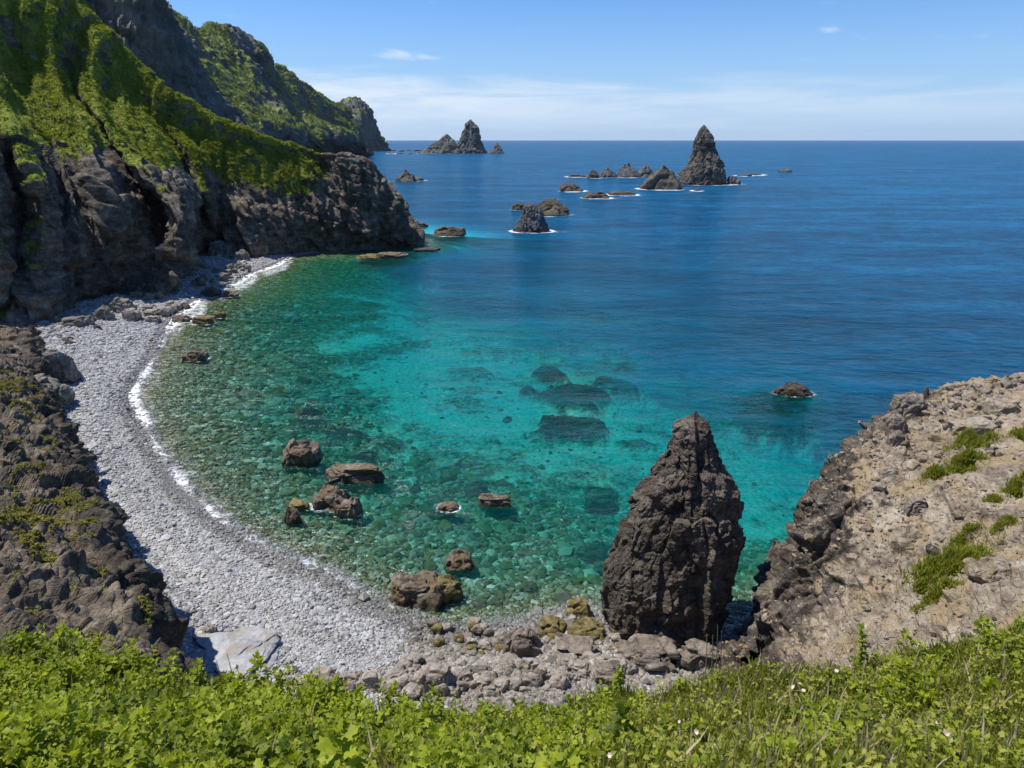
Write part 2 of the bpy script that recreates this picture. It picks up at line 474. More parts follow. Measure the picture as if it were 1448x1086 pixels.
def sea_mat():
    m = bpy.data.materials.new('sea_water')
    t = NT(m)
    p = t.pos()
    D = t.attr('depth')
    # ripples
    wind = t.n('ShaderNodeMapping', Vector=p, Rotation=(0, 0, 0.35), Scale=(0.55, 1.0, 1.0)).outputs[0]
    w1 = t.noise(wind, 0.16, 3, 0.5, 0.3)
    w2 = t.noise(wind, 0.62, 4, 0.6, 0.5)
    w3 = t.noise(wind, 2.3, 4, 0.6, 0.4)
    w0 = t.noise(t.n('ShaderNodeMapping', Vector=p, Rotation=(0, 0, 0.2), Scale=(0.35, 1.0, 1.0)).outputs[0], 0.055, 4, 0.65, 0.3)
    patch = t.rng(t.noise(t.n('ShaderNodeMapping', Vector=p, Scale=(0.4, 1.4, 1.0)).outputs[0], 0.018, 4, 0.6), 0.35, 0.65, 0.78, 1.20)
    h = t.math('ADD', t.math('MULTIPLY', w1, 1.3), t.math('ADD', t.math('MULTIPLY', w2, 0.65), t.math('MULTIPLY', w0, 2.2)))
    h = t.math('ADD', h, t.math('MULTIPLY', w3, 0.12))
    nrm = t.bump(h, 1.0, 0.85)
    rip = t.math('ADD', t.math('MULTIPLY', t.math('SUBTRACT', w2, 0.5), 1.5), t.math('ADD', t.math('MULTIPLY', t.math('SUBTRACT', w3, 0.5), 1.2), t.math('ADD', t.math('MULTIPLY', t.math('SUBTRACT', w1, 0.5), 1.2), t.math('MULTIPLY', t.math('SUBTRACT', w0, 0.5), 1.1))))
    # refracted sight lines wander: the apparent depth changes with every ripple
    Dr = t.math('MULTIPLY', D, t.math('ADD', 1.0, t.math('MULTIPLY', rip, 0.55)))
    dn = t.math('DIVIDE', Dr, 32.0, None, True)
    q = lambda d: d / 32.0
    trans = t.ramp(dn, [(0, (1, 1, 1)), (q(0.5), (.72, .90, .85)), (q(1.5), (.33, .72, .64)), (q(3), (.10, .64, .63)), (q(5), (.02, .52, .56)), (q(8), (.002, .15, .26)), (q(12), (0, .03, .06)), (q(16), (0, 0, 0))])
    scat = t.ramp(dn, [(0, (0, 0, 0)), (q(1.5), (.0, .018, .014)), (q(3), (.0, .022, .020)), (q(5), (.0, .046, .052)), (q(8), (.001, .054, .086)), (q(12), (.001, .048, .096)), (q(18), (.002, .053, .114)), (1.0, (.003, .074, .166))])
    scat = t.mix(1.0, scat, t.n('ShaderNodeCombineColor', Red=t.math('ADD', 1.0, t.math('MULTIPLY', rip, 0.9)), Green=t.math('ADD', 1.0, t.math('MULTIPLY', rip, 0.9)), Blue=t.math('ADD', 1.0, t.math('MULTIPLY', rip, 0.75))).outputs[0], 'MULTIPLY')
    scat = t.mix(1.0, scat, t.n('ShaderNodeCombineColor', Red=patch, Green=patch, Blue=patch).outputs[0], 'MULTIPLY')
    body = t.n('ShaderNodeAddShader', i0=t.n('ShaderNodeBsdfTransparent', Color=trans).outputs[0], i1=t.n('ShaderNodeBsdfDiffuse', Color=scat).outputs[0]).outputs[0]
    fr = t.n('ShaderNodeFresnel', IOR=1.33, Normal=nrm).outputs[0]
    fr = t.math('MULTIPLY', t.math('MINIMUM', fr, 0.30), 0.60)
    gl = t.n('ShaderNodeBsdfGlossy', Color=(1, 1, 1, 1), Roughness=0.16, Normal=nrm).outputs[0]
    wat = t.n('ShaderNodeMixShader', i0=fr, i1=body, i2=gl).outputs[0]
    # foam
    fo = t.attr('foam')
    fp = t.n('ShaderNodeMapping', Vector=p, Scale=(1, 1, 1)).outputs[0]
    f1 = t.noise(fp, 0.75, 6, 0.7, 1.0)
    f2 = t.noise(fp, 3.6, 6, 0.75, 1.2)
    fn = t.math('ADD', t.math('MULTIPLY', f1, 0.65), t.math('MULTIPLY', f2, 0.5))
    fm = t.rng(t.math('ADD', fo, t.math('MULTIPLY', t.math('SUBTRACT', fn, 0.575), 2.2)), 0.42, 1.02)
    fm = t.math('MULTIPLY', fm, t.rng(fo, 0.02, 0.16))
    foam = t.n('ShaderNodeBsdfDiffuse', Color=(0.80, 0.82, 0.83, 1)).outputs[0]
    t.out(t.n('ShaderNodeMixShader', i0=t.math('MULTIPLY', fm, 0.94), i1=wat, i2=foam).outputs[0])
    return m

def leaf_mat(name, lo, hi, trans=0.4, rough=0.55):
    m = bpy.data.materials.new(name)
    t = NT(m)
    tint = t.attr('tint')
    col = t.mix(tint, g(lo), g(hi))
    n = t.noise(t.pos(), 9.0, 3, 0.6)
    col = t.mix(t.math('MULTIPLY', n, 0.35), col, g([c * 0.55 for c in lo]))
    a = t.n('ShaderNodeBsdfPrincipled', Base_Color=col, Roughness=rough)
    a.inputs['Specular IOR Level'].default_value = 0.3
    tcol = t.mix(0.5, col, g((hi[0] * 1.25, hi[1] * 1.25, hi[2] * 0.6)))
    b = t.n('ShaderNodeBsdfTranslucent', Color=tcol)
    t.out(t.n('ShaderNodeMixShader', i0=trans, i1=a.outputs[0], i2=b.outputs[0]).outputs[0])
    return m

def plain_mat(name, col, rough=0.8, var=0.3, scale=6.0):
    m = bpy.data.materials.new(name)
    t = NT(m)
    n = t.noise(t.pos(), scale, 5, 0.65)
    c = t.mix(n, g([x * (1 - var) for x in col]), g([min(1, x * (1 + var)) for x in col]))
    b = t.bump(t.noise(t.pos(), scale * 3, 5, 0.7), 0.6, 0.5 / scale)
    bs = t.n('ShaderNodeBsdfPrincipled', Base_Color=c, Roughness=rough, Normal=b)
    t.out(bs.outputs[0])
    return m

def pebble_mat():
    m = bpy.data.materials.new('pebble_stone')
    t = NT(m)
    tint = t.attr('tint')
    col = t.ramp(tint, [(0, (0.05, 0.05, 0.052)), (0.15, (0.20, 0.197, 0.192)), (0.55, (0.375, 0.37, 0.36)), (0.85, (0.50, 0.495, 0.485)), (0.95, (0.38, 0.34, 0.27)), (1, (0.52, 0.52, 0.51))])
    tn = t.attr('tan')
    col = t.mix(tn, col, t.ramp(tint, [(0, (0.06, 0.05, 0.035)), (0.4, (0.17, 0.145, 0.105)), (0.8, (0.29, 0.255, 0.20)), (1, (0.45, 0.43, 0.37))]))
    wet = t.attr('wet')
    col = t.mix(t.math('MULTIPLY', wet, 0.68), col, t.mix(tint, g((0.04, 0.04, 0.036)), g((0.17, 0.16, 0.13))))
    n = t.noise(t.pos(), 12.0, 4, 0.6)
    col = t.mix(t.math('MULTIPLY', n, 0.3), col, g((0.2, 0.2, 0.2)))
    bs = t.n('ShaderNodeBsdfPrincipled', Base_Color=col, Roughness=t.math('SUBTRACT', 0.85, t.math('MULTIPLY', wet, 0.4)))
    bs.inputs['Specular IOR Level'].default_value = 0.3
    t.out(bs.outputs[0])
    return m

M_SLOPE = rock_mat('hillside_rock', (0.024, 0.019, 0.015), (0.105, 0.085, 0.064), (0.30, 0.255, 0.20), 0.42, grass=True, gs=0.42, gcol=((0.06, 0.105, 0.010), (0.15, 0.205, 0.018), (0.25, 0.285, 0.035), (0.30, 0.27, 0.085)), bump=1.2, spots=0.25)
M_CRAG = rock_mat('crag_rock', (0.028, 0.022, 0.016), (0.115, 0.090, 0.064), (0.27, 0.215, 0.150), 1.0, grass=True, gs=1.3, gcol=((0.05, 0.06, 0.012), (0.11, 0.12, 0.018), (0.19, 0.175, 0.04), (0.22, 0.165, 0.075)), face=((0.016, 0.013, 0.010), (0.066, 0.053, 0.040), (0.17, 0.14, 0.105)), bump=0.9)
M_FAR = rock_mat('far_hill_rock', (0.055, 0.055, 0.052), (0.120, 0.118, 0.105), (0.21, 0.20, 0.175), 0.05, grass=True, gs=0.05, gcol=((0.07, 0.105, 0.028), (0.15, 0.195, 0.048), (0.23, 0.265, 0.075), (0.26, 0.25, 0.11)), bump=0.9)
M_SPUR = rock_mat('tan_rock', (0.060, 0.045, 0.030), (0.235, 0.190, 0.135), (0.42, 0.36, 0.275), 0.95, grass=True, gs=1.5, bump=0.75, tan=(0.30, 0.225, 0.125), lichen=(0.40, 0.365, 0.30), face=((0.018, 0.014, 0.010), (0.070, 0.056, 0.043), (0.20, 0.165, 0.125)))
M_STACK = rock_mat('basalt', (0.022, 0.017, 0.012), (0.085, 0.069, 0.053), (0.185, 0.155, 0.120), 1.25, wet=0.8, bump=0.9)
M_SEAROCK = rock_mat('sea_rock', (0.026, 0.023, 0.020), (0.098, 0.086, 0.070), (0.21, 0.185, 0.150), 0.35, wet=2.6, bump=0.8, spots=0.7)
M_SEAROCKG = rock_mat('grey_sea_rock', (0.035, 0.036, 0.037), (0.105, 0.105, 0.104), (0.20, 0.198, 0.19), 0.5, wet=2.0, bump=0.8)
M_SEAROCKB = rock_mat('brown_sea_rock', (0.025, 0.019, 0.013), (0.088, 0.070, 0.048), (0.18, 0.15, 0.11), 0.5, wet=1.0, bump=0.8)
M_BAY = rock_mat('bay_boulder', (0.036, 0.028, 0.020), (0.135, 0.105, 0.075), (0.28, 0.235, 0.185), 1.8, wet=0.55, bump=0.8, tan=(0.17, 0.115, 0.055))
M_OLIVE = rock_mat('weedy_boulder', (0.045, 0.035, 0.012), (0.15, 0.115, 0.04), (0.30, 0.25, 0.13), 2.4, wet=0.2, bump=0.8, lichen=(0.10, 0.11, 0.02))
M_BOULDER = rock_mat('shore_boulder', (0.11, 0.093, 0.075), (0.265, 0.228, 0.185), (0.42, 0.375, 0.315), 2.4, bump=0.7)
M_BOULDERD = rock_mat('brown_shore_boulder', (0.062, 0.050, 0.038), (0.18, 0.147, 0.112), (0.30, 0.255, 0.205), 2.2, bump=0.8)
M_SLAB = rock_mat('grey_slab_rock', (0.16, 0.16, 0.16), (0.31, 0.312, 0.318), (0.44, 0.44, 0.445), 2.0, bump=0.35, tan=(0.27, 0.24, 0.19))
M_LEDGE = rock_mat('ledge_rock', (0.055, 0.048, 0.040), (0.165, 0.148, 0.122), (0.31, 0.285, 0.245), 1.1, bump=0.9, lichen=(0.36, 0.36, 0.35))
M_BEACH = beach_mat()
M_BED = bed_mat()
M_SEA = sea_mat()
M_PEB = pebble_mat()
M_LEAF = leaf_mat('broad_leaf', (0.042, 0.074, 0.003), (0.390, 0.450, 0.026), 0.42)
M_BLADE = leaf_mat('grass_blade', (0.135, 0.165, 0.014), (0.400, 0.400, 0.060), 0.40)
M_DRY = leaf_mat('dry_stalk', (0.22, 0.17, 0.08), (0.50, 0.43, 0.27), 0.25, 0.8)
M_SCRUB = leaf_mat('scrub_leaf', (0.090, 0.140, 0.006), (0.330, 0.355, 0.018), 0.35, 0.7)
M_SCRUBC = leaf_mat('dry_turf', (0.085, 0.085, 0.012), (0.300, 0.265, 0.050), 0.3, 0.8)
M_SCRUBF = leaf_mat('far_scrub_leaf', (0.075, 0.115, 0.022), (0.24, 0.28, 0.075), 0.3, 0.8)
M_PETAL = leaf_mat('flower_petal', (0.72, 0.58, 0.54), (0.85, 0.76, 0.72), 0.3)
M_SOIL = plain_mat('soil', (0.075, 0.060, 0.035), 0.95, 0.5, 4.0)
# ------------------------------------------------------------------ cliffs and hills
def build_net(name, net, nu, nv, mat, disp, grass=None, extra=None, smooth=False, soft=1):
    P = loft(net, nu, nv)
    N = grid_normals(P)
    # make the normals look outwards (towards the sea / up)
    if N[..., 2].mean() < 0:
        N = -N
    V = P.reshape(-1, 3)
    n = N.reshape(-1, 3)
    S, T = np.meshgrid(np.linspace(0, 1, nu), np.linspace(0, 1, nv), indexing='ij')
    d = disp(V, n, S.ravel(), T.ravel())
    dg = d.reshape(nu, nv)
    for _ in range(soft):
        q = np.pad(dg, 1, mode='edge')
        dg = 0.5 * dg + 0.125 * (q[2:, 1:-1] + q[:-2, 1:-1] + q[1:-1, 2:] + q[1:-1, :-2])
    V2 = V + n * dg.reshape(-1, 1)
    at = {}
    n2 = grid_normals(V2.reshape(nu, nv, 3)).reshape(-1, 3)
    if N[..., 2].mean() * n2[:, 2].mean() < 0:
        n2 = -n2
    if grass is not None:
        at['grass'] = grass(V2, n, n2, S.ravel(), T.ravel())
    if extra is not None:
        at.update(extra(V2, n, n2, S.ravel(), T.ravel()))
    o = mesh_obj(name, V2, grid_faces(nu, nv), mat, at, smooth)
    tag(o, kind='structure')
    return o, V2, n2, at

def P3(a):
    """net entry: (u, v, Y) surveyed point; (u, v, 'z', z) where the bearing meets height z; ('p', x, y, z) plan point"""
    if a[0] == 'p':
        return np.array(a[1:], dtype=float)
    if len(a) == 4:
        return gd(a[0], a[1], a[3])
    return px(*a)

# --- the green hillside with its rock ribs and the dark headland
HC = [
    [(-330, -70, 225), (-270, 10, 190), (-220, 130, 160), (-190, 300, 142), (-180, 480, 'z', 1.5)],
    [(-180, -66, 228), (-140, 30, 196), (-90, 140, 166), (-60, 300, 150), (-60, 464, 'z', 1.5)],
    [(-110, -64, 232), (-90, 40, 198), (-48, 150, 166), (-14, 300, 150), (-20, 464, 'z', 1.5)],
    [(-60, -62, 240), (-44, 56, 220), (-6, 165, 202), (44, 298, 184), (22, 465, 'z', 1.5)],
    [(-38, -60, 242), (-30, 60, 210), (10, 166, 178), (56, 294, 162), (50, 460, 'z', 1.5)],
    [(20, -58, 252), (18, 85, 226), (50, 186, 198), (86, 300, 172), (74, 450, 'z', 1.5)],
    [(70, -38, 256), (55, 95, 230), (98, 190, 200), (130, 302, 176), (112, 432, 'z', 1.5)],
    [(105, -4, 259), (82, 105, 232), (118, 184, 196), (164, 305, 180), (150, 419, 'z', 1.5)],
    [(140, 36, 261), (104, 116, 244), (150, 190, 228), (232, 308, 212), (206, 418, 'z', 1.5)],
    [(155, 50, 262), (120, 120, 234), (160, 188, 202), (247, 306, 184), (232, 416, 'z', 1.5)],
    [(185, 82, 264), (165, 140, 243), (196, 216, 214), (256, 318, 192), (240, 413, 'z', 1.5)],
    [(215, 110, 265), (202, 160, 248), (226, 218, 222), (264, 308, 204), (248, 406, 'z', 1.5)],
    [(240, 128, 263), (232, 176, 252), (262, 228, 250), (290, 312, 246), (266, 374, 'z', 1.5)],
    [(256, 138, 266), (248, 184, 252), (276, 228, 242), (303, 314, 238), (300, 354, 'z', 1.5)],
    [(300, 166, 268), (290, 196, 258), (300, 240, 251), (316, 310, 243), (325, 362, 'z', 1.2)],
    [(345, 186, 270), (340, 206, 263), (340, 250, 256), (350, 305, 247), (360, 366, 'z', 0.5)],
    [(402, 206, 272), (398, 220, 266), (400, 262, 260), (405, 310, 252), (415, 360, 'z', 0.0)],
    [(452, 222, 273), (455, 233, 269), (456, 268, 264), (462, 315, 259), (480, 357, 'z', -0.5)],
    [(492, 226, 272), (500, 232, 268), (512, 265, 264), (520, 312, 262), (535, 352, 'z', -0.5)],
    [(522, 234, 278), (540, 256, 274), (556, 285, 271), (566, 320, 272), (586, 344, 'z', -0.5)],
    [(520, 240, 292), (543, 262, 290), (562, 290, 289), (577, 318, 290), (600, 341, 'z', -0.8)],
    [(480, 235, 312), (500, 255, 316), (530, 280, 316), (550, 305, 318), (575, 325, 'z', -1.0)],
]
NOSES = [4 / 21, 9 / 21, 13 / 21]
NETH = []
for c in HC:
    q = [P3(a) for a in c]
    back = q[0] + np.array([-6.0, 42.0, -24.0])
    back2 = q[0] + np.array([-14.0, 85.0, -60.0])
    NETH.append([back2, back] + q + [q[-1] + np.array([0.6, -1.0, -5.0])])
NETH = np.array(NETH)

def disp_hill(V, n, S, T):
    # T: 0 back, 2/7 crest, 3/7 mid green, 4/7 rock edge, 6/7 foot
    rock = sstep(0.54, 0.66, T)
    head = sstep(0.74, 0.81, S)
    rk = np.maximum(rock, head * sstep(0.36, 0.44, T))
    W = V + 4.0 * np.stack([fbm(V / 22.0, 3, 5), fbm(V / 22.0, 3, 6), fbm(V / 22.0, 3, 7)], -1)
    ax = np.array([0.52, -0.34, -0.78])      # the beds run down towards the sea
    W = W - 0.62 * (W @ ax)[:, None] * ax
    Vb = V - 0.55 * (V @ ax)[:, None] * ax
    f1 = facet(W / 17.0, 11, K=50) * 3.2
    f2 = facet(W / 5.2, 12, K=34) * 2.5 * (1 + 0.5 * head)
    f3 = facet(Vb / 2.2, 13, K=18) * 1.25 * (1 + 0.4 * head)
    f4 = facet(Vb / 1.1, 14, K=10) * 0.42
    soft = fbm(V / 14.0, 4, 21) * 2.8 + fbm(V / 3.0, 3, 22, 0.6) * 1.3
    # ribs that run down the slope
    ribq = np.stack([S * 26.0 + fbm(V / 40.0, 2, 31) * 1.2, T * 1.6, np.zeros_like(S)], -1)
    rib = fbm(ribq, 3, 33, 0.55, True) * 5.0
    foot = 1 - sstep(0.80, 0.87, T) * 0.55
    return (rk * (f1 + f2 + f3 + f4 + fbm(V / 1.6, 3, 15) * 0.35) + (1 - rk) * (soft + f1 * 0.30 + f2 * 0.45)) * foot + rib * (0.45 + 0.55 * rk) * (1 - head * 0.6) * foot

def grass_hill(V, n, n2, S, T):
    gz = n2[:, 2]
    low = sstep(0.66, 0.56, T) * sstep(0.86, 0.78, S)
    edge = fbm(V / 9.0, 4, 41) * 0.8
    a = low * 1.15 - 0.12 + edge * 0.5
    # isolated patches on ledges lower down
    patch = sstep(0.10, 0.42, fbm(V / 8.0, 4, 42)) * sstep(0.50, 0.78, gz) * sstep(0.87, 0.79, S) * 0.85
    left = sstep(0.36, 0.16, S) * sstep(0.45, 0.75, gz) * sstep(0.92, 0.75, T) * 0.55
    a = np.maximum(a, patch) + left
    for c in NOSES:
        a = a + 0.75 * np.exp(-((S - c) / 0.013) ** 2) * sstep(0.80, 0.60, T) * (1 - low.clip(0, 1))
    a = a - sstep(0.48, 0.22, gz) * 0.55
    return np.clip(a, 0, 1.3) * sstep(1.0, 4.5, V[:, 2])

hill, HV, HN, HA = build_net('hillside', NETH, 760, 470, M_SLOPE, disp_hill, grass_hill)

# --- far hills, ridge behind ridge
def disp_far(sc, rockrow):
    def f(V, n, S, T):
        W = V + sc * 0.3 * np.stack([fbm(V / sc, 3, 5), fbm(V / sc, 3, 6), fbm(V / sc, 3, 7)], -1)
        f1 = facet(W / (sc * 0.9), 61) * sc * 0.20
        f2 = facet(W / (sc * 0.34), 62) * sc * 0.085
        f3 = facet(V / (sc * 0.12), 63) * sc * 0.032
        so = fbm(V / (sc * 0.5), 5, 64, 0.55) * sc * 0.30
        r = rockrow(V, S, T)
        ribq = np.stack([S * 15.0 + fbm(V / (sc * 2), 2, 31) * 1.5, T * 1.5, np.zeros_like(S)], -1)
        rib = fbm(ribq, 4, 65, 0.55, True) * sc * 0.22
        return (f1 + f2 + f3) * (0.25 + 0.75 * r) + so * (1 - 0.4 * r) + rib * 0.8
    return f

def grass_far(bias=0.0, rock=None):
    def f(V, n, n2, S, T):
        a = 0.72 + bias - sstep(0.60, 0.30, n2[:, 2]) * 0.75 + fbm(V / 70.0, 4, 71) * 0.7
        if rock is not None:
            a = a - rock(V, S, T) * 0.55
        return np.clip(a, 0, 1.2)
    return f

def mk_far(name, cols, nu, nv, sc, rockf, bias, back=(-0.25, 0.35, -0.5)):
    net = []
    for c in cols:
        q = [P3(a) for a in c]
        h = q[0][2] + 20
        net.append([q[0] + np.array(back) * h * 1.6, q[0] + np.array([back[0] * 0.4, back[1] * 0.5, back[2] * 0.3]) * h] + q)
    return build_net(name, np.array(net), nu, nv, M_FAR, disp_far(sc, rockf), grass_far(bias, rockf))

# buttress with the dark sheer wall just behind the green slope
RB = [
    [(0, -330, 430), (-20, -150, 415), (-20, 0, 405), (0, 150, 395)],
    [(80, -190, 430), (90, -90, 418), (105, 20, 405), (120, 120, 395)],
    [(130, -110, 432), (132, -50, 420), (140, 30, 405), (168, 110, 398)],
    [(196, -60, 436), (180, -40, 418), (180, 60, 404), (190, 150, 400)],
    [(213, -20, 442), (222, 0, 424), (228, 60, 414), (232, 150, 410)],
    [(222, 2, 452), (238, 30, 436), (254, 75, 428), (262, 150, 424)],
    [(236, 26, 470), (250, 58, 452), (272, 105, 446), (285, 170, 440)],
    [(250, 50, 500), (268, 90, 480), (300, 132, 470), (318, 190, 460)],
    [(268, 92, 540), (288, 120, 520), (318, 155, 505), (345, 205, 490)],
    [(292, 128, 590), (312, 148, 575), (345, 180, 560), (380, 215, 545)],
    [(325, 165, 640), (345, 178, 630), (375, 200, 620), (410, 225, 610)],
]
butt, BV, BN, BA = mk_far('cliff', RB, 300, 200, 40.0, lambda V, S, T: np.clip(sstep(0.35, 0.6, T) + 0.35, 0, 1), -0.12)

# long green ridge running out to sea
RR = [
    [(150, -180, 800), (150, -60, 700), (170, 60, 640), (200, 170, 600), (230, 260, 'z', 0)],
    [(214, -12, 900), (222, 50, 800), (240, 110, 720), (262, 180, 680), (290, 252, 'z', 0)],
    [(236, 14, 960), (258, 76, 850), (282, 130, 790), (308, 185, 740), (340, 246, 'z', 0)],
    [(262, 36, 1020), (290, 95, 920), (318, 145, 850), (345, 190, 810), (385, 238, 'z', 0)],
    [(284, 46, 1080), (318, 105, 990), (350, 155, 930), (378, 195, 890), (418, 231, 'z', 0)],
    [(300, 40, 1140), (330, 92, 1070), (366, 150, 1010), (400, 195, 970), (440, 227, 'z', 0)],
    [(322, 40, 1180), (345, 80, 1130), (376, 140, 1080), (420, 195, 1040), (462, 224, 'z', 0)],
    [(346, 54, 1230), (366, 92, 1190), (392, 150, 1140), (436, 195, 1120), (474, 222.6, 'z', 0)],
    [(368, 72, 1260), (384, 108, 1230), (404, 160, 1200), (446, 198, 1190), (484, 221.4, 'z', 0)],
    [(382, 94, 1330), (398, 122, 1310), (420, 165, 1290), (456, 198, 1290), (494, 220.4, 'z', 0)],
    [(402, 98, 1420), (418, 122, 1400), (442, 165, 1380), (474, 200, 1380), (504, 219.6, 'z', 0)],
    [(430, 120, 1480), (446, 138, 1460), (468, 172, 1450), (492, 200, 1450), (514, 219.0, 'z', 0)],
    [(458, 140, 1540), (472, 154, 1520), (488, 180, 1510), (504, 202, 1510), (520, 218.6, 'z', 0)],
    [(488, 160, 1600), (497, 172, 1590), (506, 190, 1590), (514, 205, 1590), (526, 218.0, 'z', 0)],
    [(500, 182, 1680), (508, 190, 1680), (514, 202, 1680), (520, 210, 1690), (530, 217.0, 'z', 0)],
]
ridge, RV, RN, RA = mk_far('hills', RR, 420, 260, 75.0, lambda V, S, T: np.clip(0.15 + 0.75 * sstep(0.05, 0.3, fbm(V / 120.0, 3, 77)) + 0.5 * sstep(0.88, 1.0, S) + 0.9 * np.exp(-((S - 0.47) / 0.07) ** 2) * sstep(0.80, 0.45, T), 0, 1), 0.20)

# last headland
RL = [
    [(440, 160, 2500), (450, 175, 2450), (460, 195, 2420), (480, 216, 'z', 0)],
    [(476, 150, 2600), (484, 165, 2540), (494, 190, 2500), (510, 214.8, 'z', 0)],
    [(488, 142, 2640), (496, 158, 2580), (505, 186, 2540), (522, 214.2, 'z', 0)],
    [(503, 140, 2660), (508, 155, 2610), (515, 185, 2580), (532, 213.8, 'z', 0)],
    [(517, 147, 2680), (519, 162, 2650), (523, 186, 2630), (540, 213.4, 'z', 0)],
    [(526, 158, 2720), (527, 170, 2700), (530, 190, 2680), (545, 213.0, 'z', 0)],
    [(530, 178, 2760), (532, 186, 2740), (537, 198, 2730), (549, 212.8, 'z', 0)],
    [(540, 196, 2800), (542, 200, 2790), (546, 206, 2780), (553, 212.6, 'z', 0)],
]
lasth, LV, LN, LA = mk_far('headland', RL, 170, 120, 80.0, lambda V, S, T: 0.6 + 0 * S, 0.14)

# --- near crag that falls to the beach
CR = [
    [(-230, 1060, 9), (-60, 1050, 12), (180, 1040, 16), (275, 1030, 19)],
    [(-230, 960, 13), (20, 960, 16), (190, 955, 20), (262, 958, 23.5)],
    [(-230, 880, 19), (30, 885, 22), (150, 880, 25), (228, 905, 27)],
    [(-230, 800, 25), (20, 820, 28), (120, 820, 30), (196, 838, 32)],
    [(-230, 730, 31), (0, 755, 35), (90, 765, 37), (158, 768, 39)],
    [(-230, 660, 40), (-10, 690, 45), (60, 690, 49), (118, 690, 53)],
    [(-230, 585, 55), (-30, 600, 60), (40, 612, 63), (100, 634, 66)],
    [(-230, 525, 75), (-40, 548, 79), (25, 556, 81), (72, 576, 83)],
    [(-230, 480, 95), (-50, 500, 98), (10, 505, 102), (56, 538, 98)],
    [(-230, 440, 118), (-60, 455, 122), (0, 466, 124), (46, 490, 115)],
    [(-230, 420, 140), (-80, 440, 140), (-20, 456, 142), (44, 470, 134)],
]
NETC = []
for i, c in enumerate(CR):
    q = [P3(a) for a in c]
    e = q[-1]
    low = np.array([e[0] + 0.8, e[1] + 0.6, max(0.4, e[2] * 0.45)])
    ft = np.array([e[0] + 0.4, e[1] + 1.2, -0.5])
    NETC.append(q + [low, ft])
NETC = np.array(NETC)

def disp_crag(V, n, S, T):
    face = sstep(0.45, 0.62, T)
    W = V + 1.2 * np.stack([fbm(V / 5.0, 3, 5), fbm(V / 5.0, 3, 6), fbm(V / 5.0, 3, 7)], -1)
    d = facet(W / 4.2, 111, K=24) * 1.5 + facet(W / 1.7, 112, K=20) * 0.9 + facet(V / 0.7, 113, K=14) * 0.34 + fbm(V / 0.3, 2, 114) * 0.08 + fbm(V / 0.5, 3, 115) * 0.10
    top = fbm(V / 3.0, 4, 116) * 0.9 + facet(W / 2.6, 117, K=20) * 0.95 + facet(V / 0.9, 118, K=16) * 0.36 + fbm(V / 0.4, 2, 119) * 0.08
    return d * (0.35 + 0.65 * face) + top * (1 - face)

def grass_crag(V, n, n2, S, T):
    a = sstep(0.55, 0.85, n2[:, 2]) * 0.50 + fbm(V / 2.6, 4, 121) * 1.1 - 0.16
    a = a * sstep(0.66, 0.50, T)
    band = 0.25 * sstep(0.62, 0.70, S) * sstep(0.80, 0.72, S) + 0.22 * sstep(0.33, 0.42, S) * sstep(0.52, 0.46, S)
    a = a + band * sstep(0.62, 0.45, T) - 0.35 * sstep(0.74, 0.82, S)
    return np.clip(a, 0, 1.2)

crag, CV, CN, CA = build_net('crag', NETC, 720, 520, M_CRAG, disp_crag, grass_crag, lambda V, n, n2, S, T: {'face': sstep(0.40, 0.56, T + fbm(V / 3.0, 3, 131) * 0.22)})  # darkens the beach-side band, shade of the steep side put into the colour

# --- tan spur on the other side
SP = [
    [(1900, 1120, 15), (1500, 1060, 18), (1300, 1040, 21), (1150, 1010, 27), (1060, 985, 36), (1000, 975, 'z', 0.8)],
    [(1850, 960, 21), (1470, 950, 24), (1290, 950, 28), (1165, 945, 34), (1075, 935, 41), (1020, 930, 'z', 0.6)],
    [(1800, 850, 26), (1470, 860, 29), (1300, 875, 34), (1180, 885, 39), (1095, 880, 44), (1042, 902, 'z', 0.2)],
    [(1780, 760, 32), (1460, 775, 36), (1310, 795, 40), (1200, 805, 43), (1122, 796, 46), (1068, 872, 'z', -0.6)],
    [(1770, 690, 38), (1455, 705, 42), (1320, 725, 45), (1225, 735, 47), (1148, 742, 48.5), (1100, 830, 'z', -1)],
    [(1770, 630, 44), (1450, 650, 48), (1335, 665, 50), (1235, 675, 51), (1156, 684, 52), (1116, 810, 'z', -1.5)],
    [(1770, 585, 50), (1448, 605, 54), (1345, 618, 56), (1260, 625, 56.5), (1183, 640, 57), (1140, 780, 'z', -1.5)],
    [(1770, 545, 57), (1448, 572, 61), (1360, 582, 62), (1295, 588, 62), (1238, 602, 62), (1185, 750, 'z', -1.5)],
    [(1770, 510, 65), (1448, 545, 69), (1380, 553, 69), (1320, 562, 68), (1270, 578, 67), (1220, 720, 'z', -1.5)],
    [(1770, 490, 72), (1448, 535, 75), (1395, 541, 74), (1340, 551, 73), (1296, 560, 72), (1260, 690, 'z', -1.5)],
]
NETS = []
for c in SP:
    q = [P3(a) for a in c]
    e, f = q[-2], q[-1]
    mid = e * 0.5 + f * 0.5 + np.array([-0.6, -0.3, 1.0])
    NETS.append(q[:-1] + [mid, f, f + np.array([-0.5, -0.3, -3.0])])
e0 = np.array(NETS[-1])
NETS.append([np.array([p[0] + 1.0, p[1] + 5.0, p[2] * 0.55 - 0.5]) for p in e0])
NETS.append([np.array([p[0] + 1.5, p[1] + 8.0, -2.5]) for p in e0])
NETS = np.array(NETS)

def spur_face(V, S, T):
    f = sstep(0.41, 0.53, T + fbm(V / 4.0, 3, 205) * 0.20)
    return f

